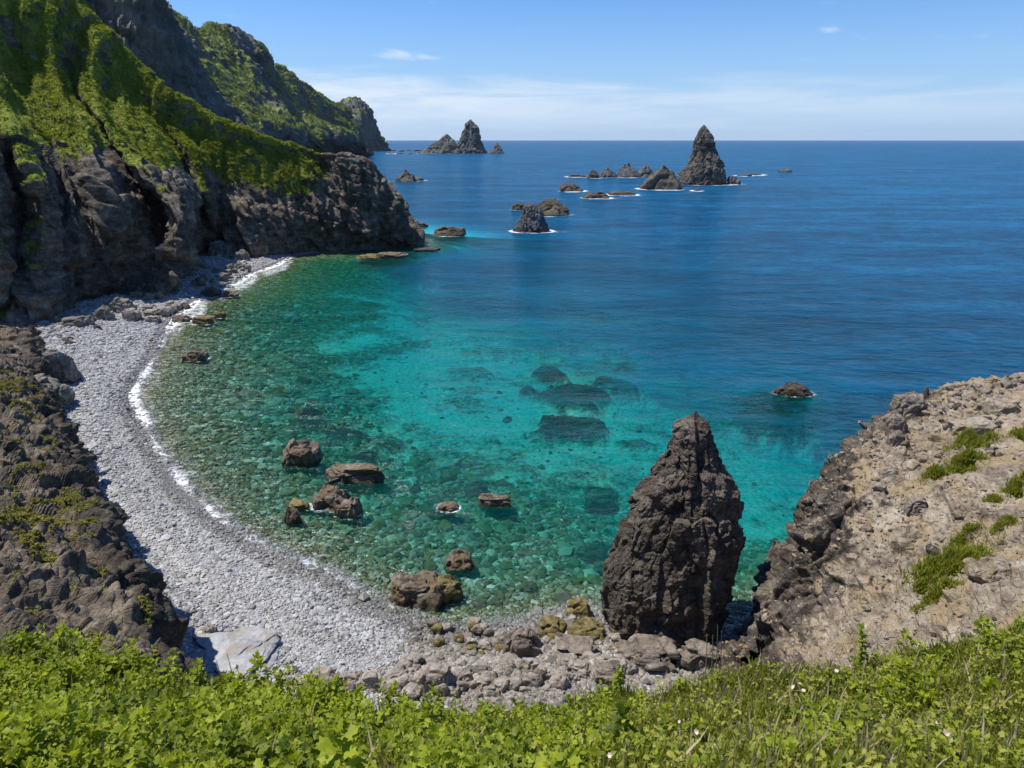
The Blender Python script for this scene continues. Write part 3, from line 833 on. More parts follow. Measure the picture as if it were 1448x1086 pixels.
def disp_spur(V, n, S, T):
    face = spur_face(V, S, T)
    W = V + 1.3 * np.stack([fbm(V / 5.0, 3, 5), fbm(V / 5.0, 3, 6), fbm(V / 5.0, 3, 7)], -1)
    d = facet(W / 4.6, 211, K=36) * 1.35 + facet(W / 1.9, 212, K=26) * 0.95 + facet(V / 0.85, 213, K=18) * 0.36 + facet(V / 0.4, 214, K=12) * 0.12 + fbm(V / 0.6, 3, 215) * 0.14
    cav = np.clip(fbm(V / 1.9, 3, 216) - 0.08, 0, 1) * -3.4
    flat = np.stack([V[:, 0], V[:, 1], V[:, 2] * 2.4], -1)
    top = fbm(V / 5.0, 4, 217) * 1.0 + facet(flat / 2.8, 218, 0.7, 0.9, 36) * 0.85 + facet(flat / 1.0, 219, 0.7, 0.8, 24) * 0.40 + facet(V / 0.42, 220) * 0.075 + fbm(V / 0.3, 2, 221) * 0.04
    return face * (d + cav) + (1 - face) * top

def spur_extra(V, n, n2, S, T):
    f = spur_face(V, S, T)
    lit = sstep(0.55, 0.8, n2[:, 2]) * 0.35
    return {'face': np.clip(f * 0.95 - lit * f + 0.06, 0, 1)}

def grass_spur(V, n, n2, S, T):
    return np.clip(sstep(0.25, 0.5, fbm(V / 2.4, 4, 231)) * 0.36 * (1 - spur_face(V, S, T)) * sstep(0.5, 0.8, n2[:, 2]), 0, 1)

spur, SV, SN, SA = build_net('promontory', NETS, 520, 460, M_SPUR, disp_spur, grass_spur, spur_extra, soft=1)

# --- grassy brink where the photographer stands, and the cliff under it
E_PX = [(-2400, 800), (-1400, 815), (-820, 835), (-420, 850), (-200, 872), (0, 900), (130, 912), (250, 942), (330, 952), (420, 972), (550, 992), (700, 1000), (800, 986), (900, 962), (1040, 940), (1150, 936), (1250, 912), (1350, 896), (1448, 868), (1650, 850), (1900, 830), (2400, 815), (3100, 800), (4200, 790)]
NETF, NETK = [], []
for i, (u, v) in enumerate(E_PX):
    v = v + 24
    ye = 4.5 - 0.35 * math.cos(u / 230.0) + 0.25 * math.sin(u / 90.0)
    if u < 0 or u > 1448:
        ye = 3.6
    e = px(u, v, ye)
    a = px(u, 1180, 1.7)
    b = px(u, 0.5 * (v + 1110), 0.5 * (ye + 1.9) + 0.15)
    back = np.array([a[0] * 1.1, -2.5, a[2] + 1.1])
    mid0 = np.array([a[0], 0.2, a[2] + 0.55])
    NETF.append([back, mid0, a, b, e])
    ft = np.array([e[0] * 3.2, 34.0, 0.9])
    NETK.append([e + np.array([0, -0.3, -0.05]), np.array([e[0] * 1.02, e[1] + 0.1, e[2] - 2.5]), np.array([e[0] * 1.1, e[1] + 1.0, e[2] - 11.0]), np.array([e[0] * 1.4, e[1] + 5.0, 13.0]), np.array([e[0] * 2.1, 19.0, 5.0]), ft])
NETF, NETK = np.array(NETF), np.array(NETK)
def disp_soil(V, n, S, T):
    return fbm(V / 0.7, 4, 301) * 0.30
brink, FV, FN, FA = build_net('ground', NETF, 320, 120, M_SOIL, disp_soil)
def disp_k(V, n, S, T):
    k = sstep(0.0, 0.12, T)
    return k * (facet(V / 4.0, 311) * 1.0 + facet(V / 1.5, 312) * 0.5 + facet(V / 0.6, 313) * 0.15 + fbm(V / 0.5, 3, 314) * 0.1)
cliff2, _, _, _ = build_net('cliff', NETK, 260, 200, M_CRAG, disp_k, lambda V, n, n2, S, T: np.clip(sstep(0.25, 0.0, T) * 0.9 + fbm(V / 2.0, 3, 315) * 0.4, 0, 1))
# ------------------------------------------------------------------ ground height
def ground_z(X, Y, sd=None):
    if sd is None:
        sd = shore_sd(X, Y)
    q = np.stack([X / 7.0, Y / 7.0, np.zeros_like(X)], -1)
    n = fbm(q, 3, 401)
    land = np.minimum(0.11 * sd, 1.7 + 0.012 * sd) + n * 0.18 * sstep(0, 3, sd) + 0.22 * np.exp(-((sd - 5.5 - n * 2) / 1.3) ** 2)
    sea = -bed_depth(X, Y, sd)
    return np.where(sd > 0, np.maximum(land, 0.02), sea)

# ------------------------------------------------------------------ rocks
_ICO = {}
def ico(sub):
    if sub not in _ICO:
        bm = bmesh.new()
        bmesh.ops.create_icosphere(bm, subdivisions=sub, radius=1.0)
        V = np.array([v.co[:] for v in bm.verts])
        F = np.array([[v.index for v in f.verts] for f in bm.faces])
        bm.free()
        _ICO[sub] = (V, F)
    return _ICO[sub]

FOAM = []     # (cx, cy, rx, ry, strength)

def rock_verts(seed, sub, peak=0.25, ang=1.0, boxy=0.8):
    U, F = ico(sub)
    o = np.array([seed * 7.31 % 91, seed * 3.77 % 83, seed * 5.13 % 97])
    p = np.sign(U) * np.abs(U) ** boxy
    q = U * 1.0 + o
    w = q + 0.25 * np.stack([gnoise(q * 1.3, seed), gnoise(q * 1.3, seed + 1), gnoise(q * 1.3, seed + 2)], -1)
    d = facet(w * 1.05, seed + 3) * 0.40 + facet(w * 2.3, seed + 4) * 0.15 * ang + fbm(q * 1.1, 3, seed + 5) * 0.22
    if sub >= 5:
        d = d + facet(w * 6.0, seed + 6) * 0.055 * ang + facet(q * 13.0, seed + 8) * 0.028 * ang + fbm(q * 9, 3, seed + 7) * 0.03
    p = p * (1 + d)[:, None]
    if peak > 0:
        z01 = np.clip((p[:, 2] + 0.2) / 1.2, 0, 1)
        k = 1 - peak * z01 ** 1.1
        a = seed * 1.7
        p[:, 0] = p[:, 0] * k + peak * 0.22 * math.cos(a) * z01
        p[:, 1] = p[:, 1] * k + peak * 0.22 * math.sin(a) * z01
    return p, F

def relax(p, F, it):
    E = np.unique(np.sort(np.concatenate([F[:, [0, 1]], F[:, [1, 2]], F[:, [2, 0]]]), 1), axis=0)
    n = len(p)
    deg = np.bincount(E.ravel(), minlength=n)[:, None]
    for _ in range(it):
        s = np.zeros_like(p)
        np.add.at(s, E[:, 0], p[E[:, 1]])
        np.add.at(s, E[:, 1], p[E[:, 0]])
        p = 0.5 * p + 0.5 * s / deg
    return p

def put_rock(name, c, w, d, h, seed, mat, label, cat='rock', group=None, sub=5, peak=0.25, ang=1.0, yaw=0.0, sink=0.3, parent=None, boxy=None, soft=1):
    """rock whose foot centre is c, w wide, d deep, h above its foot"""
    p, F = rock_verts(seed, sub, peak, ang, boxy or 0.6 + 0.35 * ((seed * 0.618) % 1.0))
    if yaw:
        cy, sy = math.cos(yaw), math.sin(yaw)
        p[:, :2] = np.stack([p[:, 0] * cy - p[:, 1] * sy, p[:, 0] * sy + p[:, 1] * cy], -1)
    p = relax(p, F, soft)
    up = p[:, 2] > -0.25
    x0, x1 = p[up, 0].min(), p[up, 0].max()
    y0, y1 = p[up, 1].min(), p[up, 1].max()
    z1 = p[:, 2].max()
    p[:, 0] = (p[:, 0] - (x0 + x1) / 2) / (x1 - x0) * w
    p[:, 1] = (p[:, 1] - (y0 + y1) / 2) / (y1 - y0) * d
    z0 = -0.25
    p[:, 2] = (p[:, 2] - z0) / (z1 - z0) * h
    p[:, 2] = np.maximum(p[:, 2], -sink * h - 0.3)
    V = p + np.asarray(c)
    o = mesh_obj(name, V, F, mat, loc=c, parent=parent, smooth=sub >= 6)
    if parent is None:
        tag(o, label, cat, group)
    return o

def R(u0, u1, vt, vb, label, mat, seed, zb=0.0, name='rock', cat='rock', group=None, dep=0.8, foam=0.0, hmax=None, **kw):
    """rock measured in the photograph: side edges, top and waterline"""
    f = gd(0.5 * (u0 + u1), vb, zb)
    tt = np.linalg.norm(f - np.array([0, 0, CAM_H]))
    k = f[1] / ray(0.5 * (u0 + u1), vb)[1]
    w = (u1 - u0) / FPX * k
    d = w * dep
    c = f + np.array([0, d * 0.45, 0]) * 1.0
    c[0] = f[0] * (c[1] / f[1])
    h = px(0.5 * (u0 + u1), vt, c[1])[2] - zb
    h = max(h, 0.12 * w)
    if hmax: h = min(h, hmax)
    if vb > 600: h *= 0.8
    if foam > 0:
        FOAM.append((c[0], c[1], w * 0.5, d * 0.5, foam))
    return put_rock(name, c, w, d, h, seed, mat, label, cat, group, **kw)

def stack(name, rows, yb, yt, mat, seed, label, cat, dep=0.85, nrow=170, nth=220, amp=1.0, group=None, foam=0.0, parent=None, loc=None, sup=2.3):
    """rock tower: silhouette rows (v, uL, uR) at a centre distance running from yt (top) to yb (foot), full depth"""
    rows = np.array(rows, dtype=float)
    m = len(rows)
    Z, XL, XR, YC = [], [], [], []
    for i, (v, a, b) in enumerate(rows):
        Y = yt + (yb - yt) * (v - rows[0, 0]) / (rows[-1, 0] - rows[0, 0])
        pl, pr = px(a, v, Y), px(b, v, Y)
        Z.append(pl[2]); XL.append(pl[0]); XR.append(pr[0]); YC.append(Y)
    Z, XL, XR, YC = map(np.array, (Z, XL, XR, YC))
    zz = np.linspace(0, m - 1, nrow)
    it = lambda A: np.interp(zz, np.arange(m), A)
    # sample uniformly in height
    arc = np.concatenate([[0], np.cumsum(np.abs(np.diff(Z)) + 0.3 * np.abs(np.diff(XR - XL)) * 0.5)])
    s = np.linspace(0, arc[-1], nrow)
    it = lambda A: np.interp(s, arc, A)
    z, xl, xr, yc = it(Z), it(XL), it(XR), it(YC)
    H = z[0] - z[-1]
    th = np.linspace(0, 2 * np.pi, nth, endpoint=False)
    ct, st_ = np.cos(th), np.sin(th)
    ce = np.sign(ct) * np.abs(ct) ** (2 / sup)
    se = np.sign(st_) * np.abs(st_) ** (2 / sup)
    cx, hw = (xl + xr) / 2, (xr - xl) / 2
    hd = np.maximum(hw * dep, 0.02)
    P = np.stack([cx[:, None] + hw[:, None] * ce[None], yc[:, None] + hd[:, None] * se[None], np.repeat(z[:, None], nth, 1)], -1)
    V = P.reshape(-1, 3)
    n = np.stack([np.tile(ct, (nrow, 1)), np.tile(st_, (nrow, 1)), np.full((nrow, nth), 0.25)], -1).reshape(-1, 3)
    W0 = 0.5 * (xr - xl).max()
    L = W0 * 0.9
    Wp = V + L * 0.25 * np.stack([fbm(V / L, 2, seed), fbm(V / L, 2, seed + 1), fbm(V / L, 2, seed + 2)], -1)
    el_ = np.array([1.0, 1.0, 0.5])          # joints stand upright
    d = facet(Wp * el_ / L, seed + 3) * 0.105 * L + facet(Wp * el_ / (L * 0.40), seed + 4) * 0.105 * L + facet(V * el_ / (L * 0.16), seed + 5) * 0.062 * L + facet(V / (L * 0.07), seed + 6, K=40) * 0.024 * L + fbm(V / (L * 0.1), 3, seed + 7) * 0.02 * L
    small = np.repeat(np.clip(hw / (W0 * 0.40), 0.12, 1.0), nth)
    d = d - d.mean() - 0.7 * d.std()
    V = V + n * (d * amp * small)[:, None]
    top = np.array([[cx[0], yc[0], z[0] + 0.02 * H]])
    V = np.concatenate([V, top])
    F4 = grid_faces(nrow, nth, True)
    j = np.arange(nth)
    F3 = np.stack([np.full(nth, len(V) - 1), (j + 1) % nth, j], -1)
    base = np.array([cx[-1], yc[-1], 0.0]) if loc is None else np.asarray(loc)
    o = mesh_obj(name, V, [F4[:, ::-1], F3[:, ::-1]], mat, loc=base, parent=parent)
    if foam > 0:
        FOAM.append((cx[-1], yc[-1], hw[-1] * 1.02, hd[-1] * 1.02, foam))
    if parent is None:
        tag(o, label, cat, group)
    return o

def project(V):
    r = V - np.array([0, 0, CAM_H])
    f = r[:, 1] * math.cos(PITCH) - r[:, 2] * math.sin(PITCH)
    up = r[:, 1] * math.sin(PITCH) + r[:, 2] * math.cos(PITCH)
    f = np.where(f > 0.1, f, 1e-3)
    return 724 + FPX * r[:, 0] / f, 543 - FPX * up / f, f

def on_surface(V, u, v, tol=5):
    U, W, F = project(V)
    m = np.where((np.abs(U - u) < tol) & (np.abs(W - v) < tol))[0]
    if len(m) == 0:
        return V[np.argmin((U - u) ** 2 + (W - v) ** 2 + 1e6 * (F < 0.2))]
    return V[m[np.argmin(F[m])]]

# ---- sea stacks
NEAR_ROWS = [(588, 976, 991), (593, 967, 999), (601, 958, 1008), (612, 956, 1015), (626, 957, 1016), (645, 949, 1024), (668, 931, 1038), (690, 910, 1042), (712, 897, 1045), (740, 884, 1042), (764, 876, 1039), (790, 858, 1034), (806, 850, 1031), (830, 846, 1026), (855, 845, 1020), (880, 846, 1014), (900, 848, 1008), (925, 850, 1002)]
stack('sea_stack', NEAR_ROWS, 49.6, 52.0, M_STACK, 501, 'tall dark brown rock tower rising from the shallows close to the tan promontory', 'sea stack', dep=0.78, nrow=330, nth=420, amp=0.95, foam=0.12)
ts = gd(995, 262)
TALL_ROWS = [(178, 992.5, 998), (182, 989, 1001), (189, 985, 1006), (198, 982, 1010), (208, 980, 1012), (220, 978, 1016), (230, 974, 1021), (239, 969, 1025.5), (250, 962.5, 1028), (258, 959, 1029), (262, 958, 1029.5), (268, 957, 1030)]
stack('sea_stack', TALL_ROWS, ts[1] + 20, ts[1] + 24, M_SEAROCK, 511, 'tallest pointed rock tower standing far out in open water', 'sea stack', dep=0.8, nrow=170, nth=220, amp=0.9, foam=0.55)

# ---- island with two humps
isl = gd(660, 217.5)
root = bpy.data.objects.new('island', None)
COL.objects.link(root)
root.location = (isl[0], isl[1], 0)
tag(root, 'distant craggy island with a steep grey peak and a lower green hump', 'island')
stack('peak', [(169.5, 663.5, 667), (175, 658, 671.5), (181, 656, 676), (186, 654, 677), (195, 649.5, 680), (200, 648, 681.5), (207, 645, 685), (212, 642, 688.5), (217, 640, 690), (220, 639, 691)], isl[1] + 60, isl[1] + 70, M_FAR, 521, None, None, dep=0.8, nrow=130, nth=160, amp=0.9, foam=0.35, parent=root, loc=(isl[0], isl[1], 0))
stack('hump', [(190, 630, 634), (194, 625, 637), (198.5, 618, 641), (203, 611, 645), (207, 606, 648), (212, 600, 650), (216, 596, 652), (219, 594, 653)], isl[1] + 75, isl[1] + 85, M_FAR, 531, None, None, dep=0.6, nrow=100, nth=150, amp=0.8, foam=0.5, parent=root, loc=(isl[0], isl[1], 0))
for ch in root.children:
    V = np.empty(len(ch.data.vertices) * 3, dtype=np.float32)
    ch.data.vertices.foreach_get('co', V)
    V = V.reshape(-1, 3).astype(float)
    at = ch.data.attributes.new('grass', 'FLOAT', 'POINT')
    ga = np.clip(0.30 + fbm(V / 30.0, 4, 541) * 0.9, 0, 1) if ch.name.startswith('hump') else np.clip(0.05 + fbm(V / 30.0, 4, 541) * 0.7, 0, 1)
    at.data.foreach_set('value', ga.astype(np.float32))
stack('sea_rock', [(201.5, 701.5, 704), (205, 698.5, 706), (209, 696, 708.5), (212.5, 693, 710.5), (216, 690.5, 713), (218, 690, 713.5)], isl[1] + 40, isl[1] + 44, M_SEAROCKG, 551, 'small pyramid of rock just off the steep peak of the distant island', 'rock', dep=0.8, nrow=60, nth=80, amp=0.8, foam=0.6)

# ---- offshore rocks
R(1027, 1048, 247, 261, 'low dark rock huddled at the foot of the tallest sea stack', M_SEAROCK, 601, name='sea_rock', foam=.7, peak=.5)
R(904, 963, 233, 268.5, 'largest dark hump in the row of rocks beside the tallest sea stack', M_SEAROCK, 602, name='sea_rock', foam=.8, peak=.62, sub=6)
R(897, 926, 233, 250, 'rounded rock half hidden behind the dark hump near the tallest stack', M_SEAROCKG, 603, name='sea_rock', foam=.4, peak=.5)
R(871, 906, 229.5, 251, 'peaked grey rock in the middle of the row near the tallest stack', M_SEAROCKG, 604, name='sea_rock', foam=.6, peak=.65)
R(847, 874, 236, 251, 'smaller peaked rock next to the peaked grey one in the row', M_SEAROCKG, 605, name='sea_rock', foam=.6, peak=.65)
R(829, 848, 239.5, 252, 'little knob of rock near the outer end of the row of rocks', M_SEAROCK, 606, name='sea_rock', foam=.6, peak=.6)
R(803, 829, 247, 250.5, 'flat sliver of reef at the outer end of the row of rocks', M_SEAROCKB, 607, name='sea_rock', foam=.8, peak=.1)
R(790, 826, 258.5, 271, 'low brown rock alone below the row of peaked rocks', M_SEAROCKB, 608, name='sea_rock', foam=.8, peak=.5)
R(824, 862, 271, 281, 'low brown reef with a small point, awash in white water', M_SEAROCKB, 609, name='sea_rock', foam=.9, peak=.4)
R(858, 900, 270, 276.5, 'thin flat brown reef continuing the one with a small point', M_SEAROCKB, 610, name='sea_rock', foam=.9, peak=.15)
R(1101, 1120, 238, 243.5, 'tiny dark islet alone in a streak of foam beyond the tallest stack', M_SEAROCK, 611, name='sea_rock', foam=1., peak=.5, sub=4)
R(1040, 1062, 246, 249, 'flat sliver of rock awash behind the tallest stack', M_SEAROCKB, 612, name='sea_rock', foam=.9, peak=.1, sub=4)
R(1056, 1078, 245, 248, 'low rock awash on the way to the tiny dark islet', M_SEAROCKB, 6121, name='sea_rock', foam=.9, peak=.2, sub=4)
R(955, 972, 243, 247.5, 'pale low rock awash behind the dark hump and the tallest stack', M_SEAROCKB, 6122, name='sea_rock', foam=1., peak=.2, sub=4)
R(980, 992, 267, 270, 'pale flat reef lying in front of the tallest sea stack', M_SEAROCKG, 613, name='sea_rock', foam=.9, peak=.0, sub=4)
R(742, 808, 280.5, 306, 'broad brown cone of rock behind the grey leaning rock', M_SEAROCKB, 614, name='sea_rock', foam=.5, peak=.68, sub=6)
R(723, 752, 287, 297, 'low brown rock peeping out behind the grey leaning rock', M_SEAROCKB, 615, name='sea_rock', foam=.6, peak=.2)
gs_ = gd(752, 330)
stack('sea_stack', [(287, 744, 752), (291, 740, 762), (298, 737, 767), (305, 735, 770), (312, 731, 772), (320, 727, 775), (326, 725, 778), (330, 724, 780), (334, 724, 780)], gs_[1] + 8, gs_[1] + 9, M_SEAROCKG, 561, 'leaning grey rock with a blunt top and a collar of foam', 'sea stack', dep=0.7, nrow=110, nth=150, amp=0.9, foam=.9)
R(612, 659, 319.5, 334, 'low dark oval rock between the headland and the grey leaning rock', M_SEAROCKB, 617, name='sea_rock', foam=.45, peak=.2)
R(559, 590, 239.5, 257, 'dark knobbly rock alone beyond the dark headland', M_SEAROCK, 618, name='sea_rock', foam=.35, peak=.55)
R(578, 600, 250, 255.5, 'flat tail of rock beside the dark knobbly rock', M_SEAROCK, 619, name='sea_rock', foam=.7, peak=.1, sub=4)
R(586, 606, 314, 321, 'pale flat ledge awash behind the tip of the dark headland', M_SEAROCKG, 620, name='sea_rock', foam=.4, peak=.0)
R(584, 624, 351, 356, 'thin pale reef awash off the tip of the dark headland', M_SEAROCKG, 621, name='sea_rock', foam=.3, peak=.0, dep=.4, sub=4)
R(505, 540, 360, 366, 'flat weedy ledge just breaking the surface below the dark headland', M_OLIVE, 622, name='sea_rock', foam=.1, peak=.0, dep=.8)
R(532, 578, 357, 365, 'pale flat ledge just breaking the surface below the dark headland', M_BAY, 623, name='sea_rock', foam=.2, peak=.0, dep=.7)
k = 0
for (a, b, t_, v_) in [(541, 549, 211.2, 213.6), (551, 560, 210.8, 213.3), (563, 572, 211.6, 214.2), (574, 582, 211, 213.4), (585, 596, 210.4, 213.4), (548, 558, 215, 217.2), (562, 570, 215.6, 217.4), (577, 583, 216, 217.6), (588, 594, 215, 217)]:
    R(a, b, t_, v_, 'tiny dark rock in the broken line between the last headland and the distant island', M_SEAROCK, 630 + k, name='sea_rock', group='tiny rocks off the last headland', foam=.8, peak=.3, sub=3)
    k += 1
R(1093, 1149, 541, 561, 'low brown rock above a dark reef out in the blue water', M_SEAROCKB, 645, name='sea_rock', foam=.45, peak=.55, dep=.55)

# ---- rocks standing in the shallows of the cove
R(399, 456, 615, 660, 'round-shouldered brown boulder farthest up in the group of rocks in the cove', M_BAY, 701, foam=.25, peak=.3, sub=6, name='boulder', cat='boulder', ang=.9)
R(457, 548, 650, 684, 'long low brown rock lying slantwise in the cove', M_BAY, 709, foam=.3, peak=.15, sub=6, dep=.5, yaw=.3, name='boulder', cat='boulder', ang=.9)
R(441, 494, 682, 722, 'brown boulder with white streaks, wrapped in foam beside a darker one', M_BAY, 703, foam=.55, peak=.3, sub=6, name='boulder', cat='boulder', ang=.9)
R(474, 511, 699, 734, 'dark squarish boulder leaning on the white-streaked one', M_BAY, 704, foam=.5, peak=.2, name='boulder', cat='boulder', ang=.9)
R(619, 650, 709, 724, 'small round rock ringed by white foam in the middle of the cove', M_BAY, 705, foam=.5, peak=.2, name='boulder', cat='boulder', ang=.9)
R(675, 723, 697, 717, 'low brown rock barely showing, next to the small foam-ringed rock', M_BAY, 706, foam=.1, peak=.1, dep=.45, name='boulder', cat='boulder', ang=.9)
R(629, 673, 775, 808, 'pale brown wedge of rock behind the biggest boulder by the shore', M_BAY, 707, foam=.2, peak=.3, name='boulder', cat='boulder', ang=.9)
R(550, 634, 806, 860, 'biggest dark boulder lying at the water edge', M_BAY, 708, foam=.12, peak=.12, sub=6, dep=.75, name='boulder', cat='boulder', ang=.9)
R(612, 655, 812, 852, 'olive weedy rock against the side of the biggest boulder', M_OLIVE, 7091, foam=.1, peak=.15, name='boulder', cat='boulder', ang=.9)
R(403, 426, 709, 741, 'small broken rock in the wash by the shingle', M_BAY, 710, foam=.2, peak=.3, name='boulder', cat='boulder', ang=.9)
R(408, 440, 704, 722, 'flat weedy rock just under the white-streaked boulder', M_OLIVE, 711, foam=.05, peak=.0, name='boulder', cat='boulder', ang=.9)
R(261, 296, 494, 511, 'dark brown rock with a tail of foam near the shingle beach', M_BAY, 712, foam=.75, peak=.25, name='boulder', cat='boulder', ang=.9)
R(283, 314, 406, 420, 'dark rounded rock in the white surf at the head of the beach', M_STACK, 713, foam=.7, peak=.2, name='boulder', cat='boulder', ang=.9)
R(312, 338, 412, 420, 'low reddish rock beside the dark rounded one in the surf', M_BAY, 714, foam=.8, peak=.1, name='boulder', cat='boulder', ang=.9)
R(253, 270, 429, 438, 'small brown rock at the edge of the surf, nearest the ochre ledge', M_BAY, 715, foam=.5, peak=.2, name='boulder', cat='boulder', ang=.9)
R(244, 272, 445, 456, 'brown rock half covered by breaking surf', M_BAY, 716, foam=.8, peak=.2, name='boulder', cat='boulder', ang=.9)
R(272, 304, 447, 459, 'weedy ledge awash behind the surf', M_OLIVE, 717, foam=.5, peak=.0, dep=.6, name='boulder', cat='boulder', ang=.9)
R(300, 322, 440, 450, 'second, smaller weedy ledge awash farther from the beach', M_OLIVE, 718, foam=.4, peak=.0, dep=.5, name='boulder', cat='boulder', ang=.9)
for i, (a, b, t_, v_) in enumerate([(828, 872, 670, 692), (815, 862, 740, 764), (838, 870, 776, 794), (665, 692, 838, 850), (590, 640, 690, 708), (782, 815, 824, 842), (690, 716, 830, 846), (655, 690, 660, 676), (735, 760, 812, 824), (1024, 1042, 690, 706)]):
    c = gd(0.5 * (a + b), v_)
    w = (b - a) / FPX * c[1] / ray(0.5 * (a + b), v_)[1]
    z = float(ground_z(np.array([c[0]]), np.array([c[1]]))[0])
    put_rock('boulder', np.array([c[0], c[1], z]), w, w * .8, max(0.35, -z * 0.92), 730 + i, M_OLIVE, 'drowned weedy boulder seen through the clear green water', 'boulder', 'drowned boulders in the cove', sub=4, peak=.2)
# ---- boulders and stones on the shore below the grassy brink
def S(u0, u1, vt, vb, zb, label, mat, seed, **kw):
    kw.setdefault('ang', .8)
    kw.setdefault('soft', 1)
    kw.setdefault('name', 'boulder'); kw.setdefault('cat', 'boulder')
    return R(u0, u1, vt, vb, label, mat, seed, zb=zb, **kw)

S(708, 769, 880, 934, 0.45, 'big brown angular boulder standing alone on the stony shore', M_BOULDERD, 801, sub=6, peak=.35, dep=.8)
S(756, 802, 870, 902, 0.2, 'flat olive and ochre rock at the waterline behind the brown angular boulder', M_OLIVE, 802, peak=.0, sub=5)
S(798, 836, 842, 876, 0.1, 'weedy brown rock with a white cap, touching the dark rock tower', M_OLIVE, 803, peak=.3)
S(800, 856, 877, 912, 0.3, 'ochre mottled rock wedged against the foot of the dark rock tower', M_OLIVE, 804, peak=.1)
S(786, 846, 902, 934, 0.6, 'grey brown slab of rock in front of the ochre mottled one', M_BOULDERD, 805, peak=.05)
S(783, 818, 924, 950, 0.7, 'pale tan stone in front of the grey brown slab', M_BOULDER, 806, peak=.1)
S(694, 740, 927, 966, 0.8, 'pale pyramid-shaped boulder, second along the row from the brown angular one', M_BOULDER, 807, peak=.4, sub=6)
S(668, 700, 938, 966, 0.8, 'rounded grey boulder against the pale pyramid-shaped one', M_BOULDERD, 808, peak=.1)
S(752, 776, 940, 966, 0.8, 'grey knobbly stone between the pyramid-shaped and the white-faced boulder', M_BOULDERD, 809, peak=.1)
S(774, 806, 941, 968, 0.8, 'white-faced boulder split by cracks', M_BOULDER, 810, peak=.1, ang=.7)
S(592, 646, 936, 985, 0.9, 'large tan block with a dark shaded side, biggest in the row above the grass', M_BOULDER, 811, peak=.1, sub=6)
S(562, 602, 926, 953, 0.8, 'smooth tan rounded stone perched behind the large tan block', M_BOULDER, 812, peak=.15, ang=.5)
S(540, 582, 940, 974, 0.9, 'tilted tan boulder beside the smooth rounded stone', M_BOULDER, 813, peak=.35)
S(432, 484, 953, 990, 1.0, 'low brown boulder at the near end of the shingle', M_BOULDERD, 814, peak=.1, sub=6)
S(484, 520, 950, 980, 1.0, 'broken tan rock next to the low brown boulder', M_BOULDER, 815, peak=.2)
S(512, 548, 946, 980, 1.0, 'tan rock with a flat top between the broken rock and the tilted boulder', M_BOULDER, 816, peak=.1)
S(646, 672, 946, 972, 0.9, 'small tan stone filling the gap beside the large tan block', M_BOULDER, 817, peak=.1)
S(836, 880, 935, 968, 1.0, 'dark grey rock mass at the foot of the rock tower', M_BOULDERD, 818, peak=.2)
S(872, 960, 905, 950, 1.0, 'broad rubbly grey ledge in front of the dark rock tower', M_BOULDERD, 819, peak=.1, sub=6, dep=.7)
S(950, 1020, 905, 945, 1.0, 'rubbly ledge filling the gap between rock tower and tan promontory', M_BOULDERD, 820, peak=.1, sub=6, dep=.6)
rr = np.random.default_rng(21)
for i in range(90):
    u = 415 + 480 * (i + rr.random()) / 90
    v = 962 + 30 * rr.random() - (u > 700) * 10 - (u > 800) * 12
    w = 13 + 22 * rr.random()
    R(u - w / 2, u + w / 2, v - w * 0.75, v, 'tan cobble heaped along the top of the stony shore', M_BOULDER, 1840 + i, zb=1.0, name='cobble', cat='cobble', group='tan cobbles heaped below the grass', sub=4, peak=.15, ang=.9, yaw=6.28 * rr.random(), dep=.6 + .4 * rr.random())
for i in range(90):
    u = 610 + 280 * rr.random()
    v = 884 + 60 * rr.random()
    w = 8 + 13 * rr.random()
    R(u - w / 2, u + w / 2, v - w * 0.7, v, 'small tan or grey stone strewn among the shore boulders', (M_BOULDER, M_BOULDERD, M_OLIVE)[i % 3], 2880 + i, zb=0.45, name='stone', cat='stone', group='stones strewn among the shore boulders', sub=3, peak=.1, dep=.6 + .4 * rr.random())
S(262, 396, 884, 962, 1.4, 'large flat pale grey slab of rock lying in the shingle', M_SLAB, 921, name='rock_slab', cat='slab', sub=6, peak=.0, ang=.5, dep=.85, hmax=.75)
S(288, 309, 882, 898, 1.6, 'small tan stone leaning on the pale grey slab', M_BOULDER, 922, name='stone', cat='stone', peak=.1, yaw=.6)
S(102, 133, 670, 690, 1.8, 'tan stone on the shingle against the near crag', M_BOULDER, 923, name='stone', cat='stone', peak=.1, dep=.7)

# ---- blocks at the landward edge of the beach
S(56, 113, 492, 541, 1.7, 'overhanging brown block with a dark hollow, upper of two on the beach edge', M_LEDGE, 931, sub=6, peak=.15)
S(28, 106, 528, 577, 2.0, 'streaky brown block casting a round shadow, lower of two on the beach edge', M_LEDGE, 932, sub=6, peak=.15)
S(-30, 64, 486, 540, 2.2, 'pale ledge of layered rock behind the two big blocks', M_LEDGE, 933, sub=6, peak=.1)
S(90, 132, 446, 462, 2.0, 'flat tan slab at the cliff foot, nearest the heap of dark shards', M_LEDGE, 934, peak=.05)
S(136, 162, 432, 450, 2.0, 'brown boulder with a shaded front at the cliff foot', M_LEDGE, 935, peak=.15)
S(158, 192, 420, 440, 2.0, 'grey slab sloping out from the cliff foot', M_LEDGE, 936, peak=.1)
S(176, 200, 436, 450, 1.6, 'ochre block at the end of the slabs on the upper beach', M_BOULDER, 937, peak=.1)
for i, (a, b, t_, v_) in enumerate([(202, 222, 438, 449), (216, 240, 434, 446), (228, 250, 430, 441), (236, 258, 425, 436), (206, 228, 446, 455)]):
    S(a, b, t_, v_, 0.7, 'ochre rock in the patch of pale ledges crossing the beach', M_BOULDER, 941 + i, peak=.05, group='ochre ledges crossing the beach')
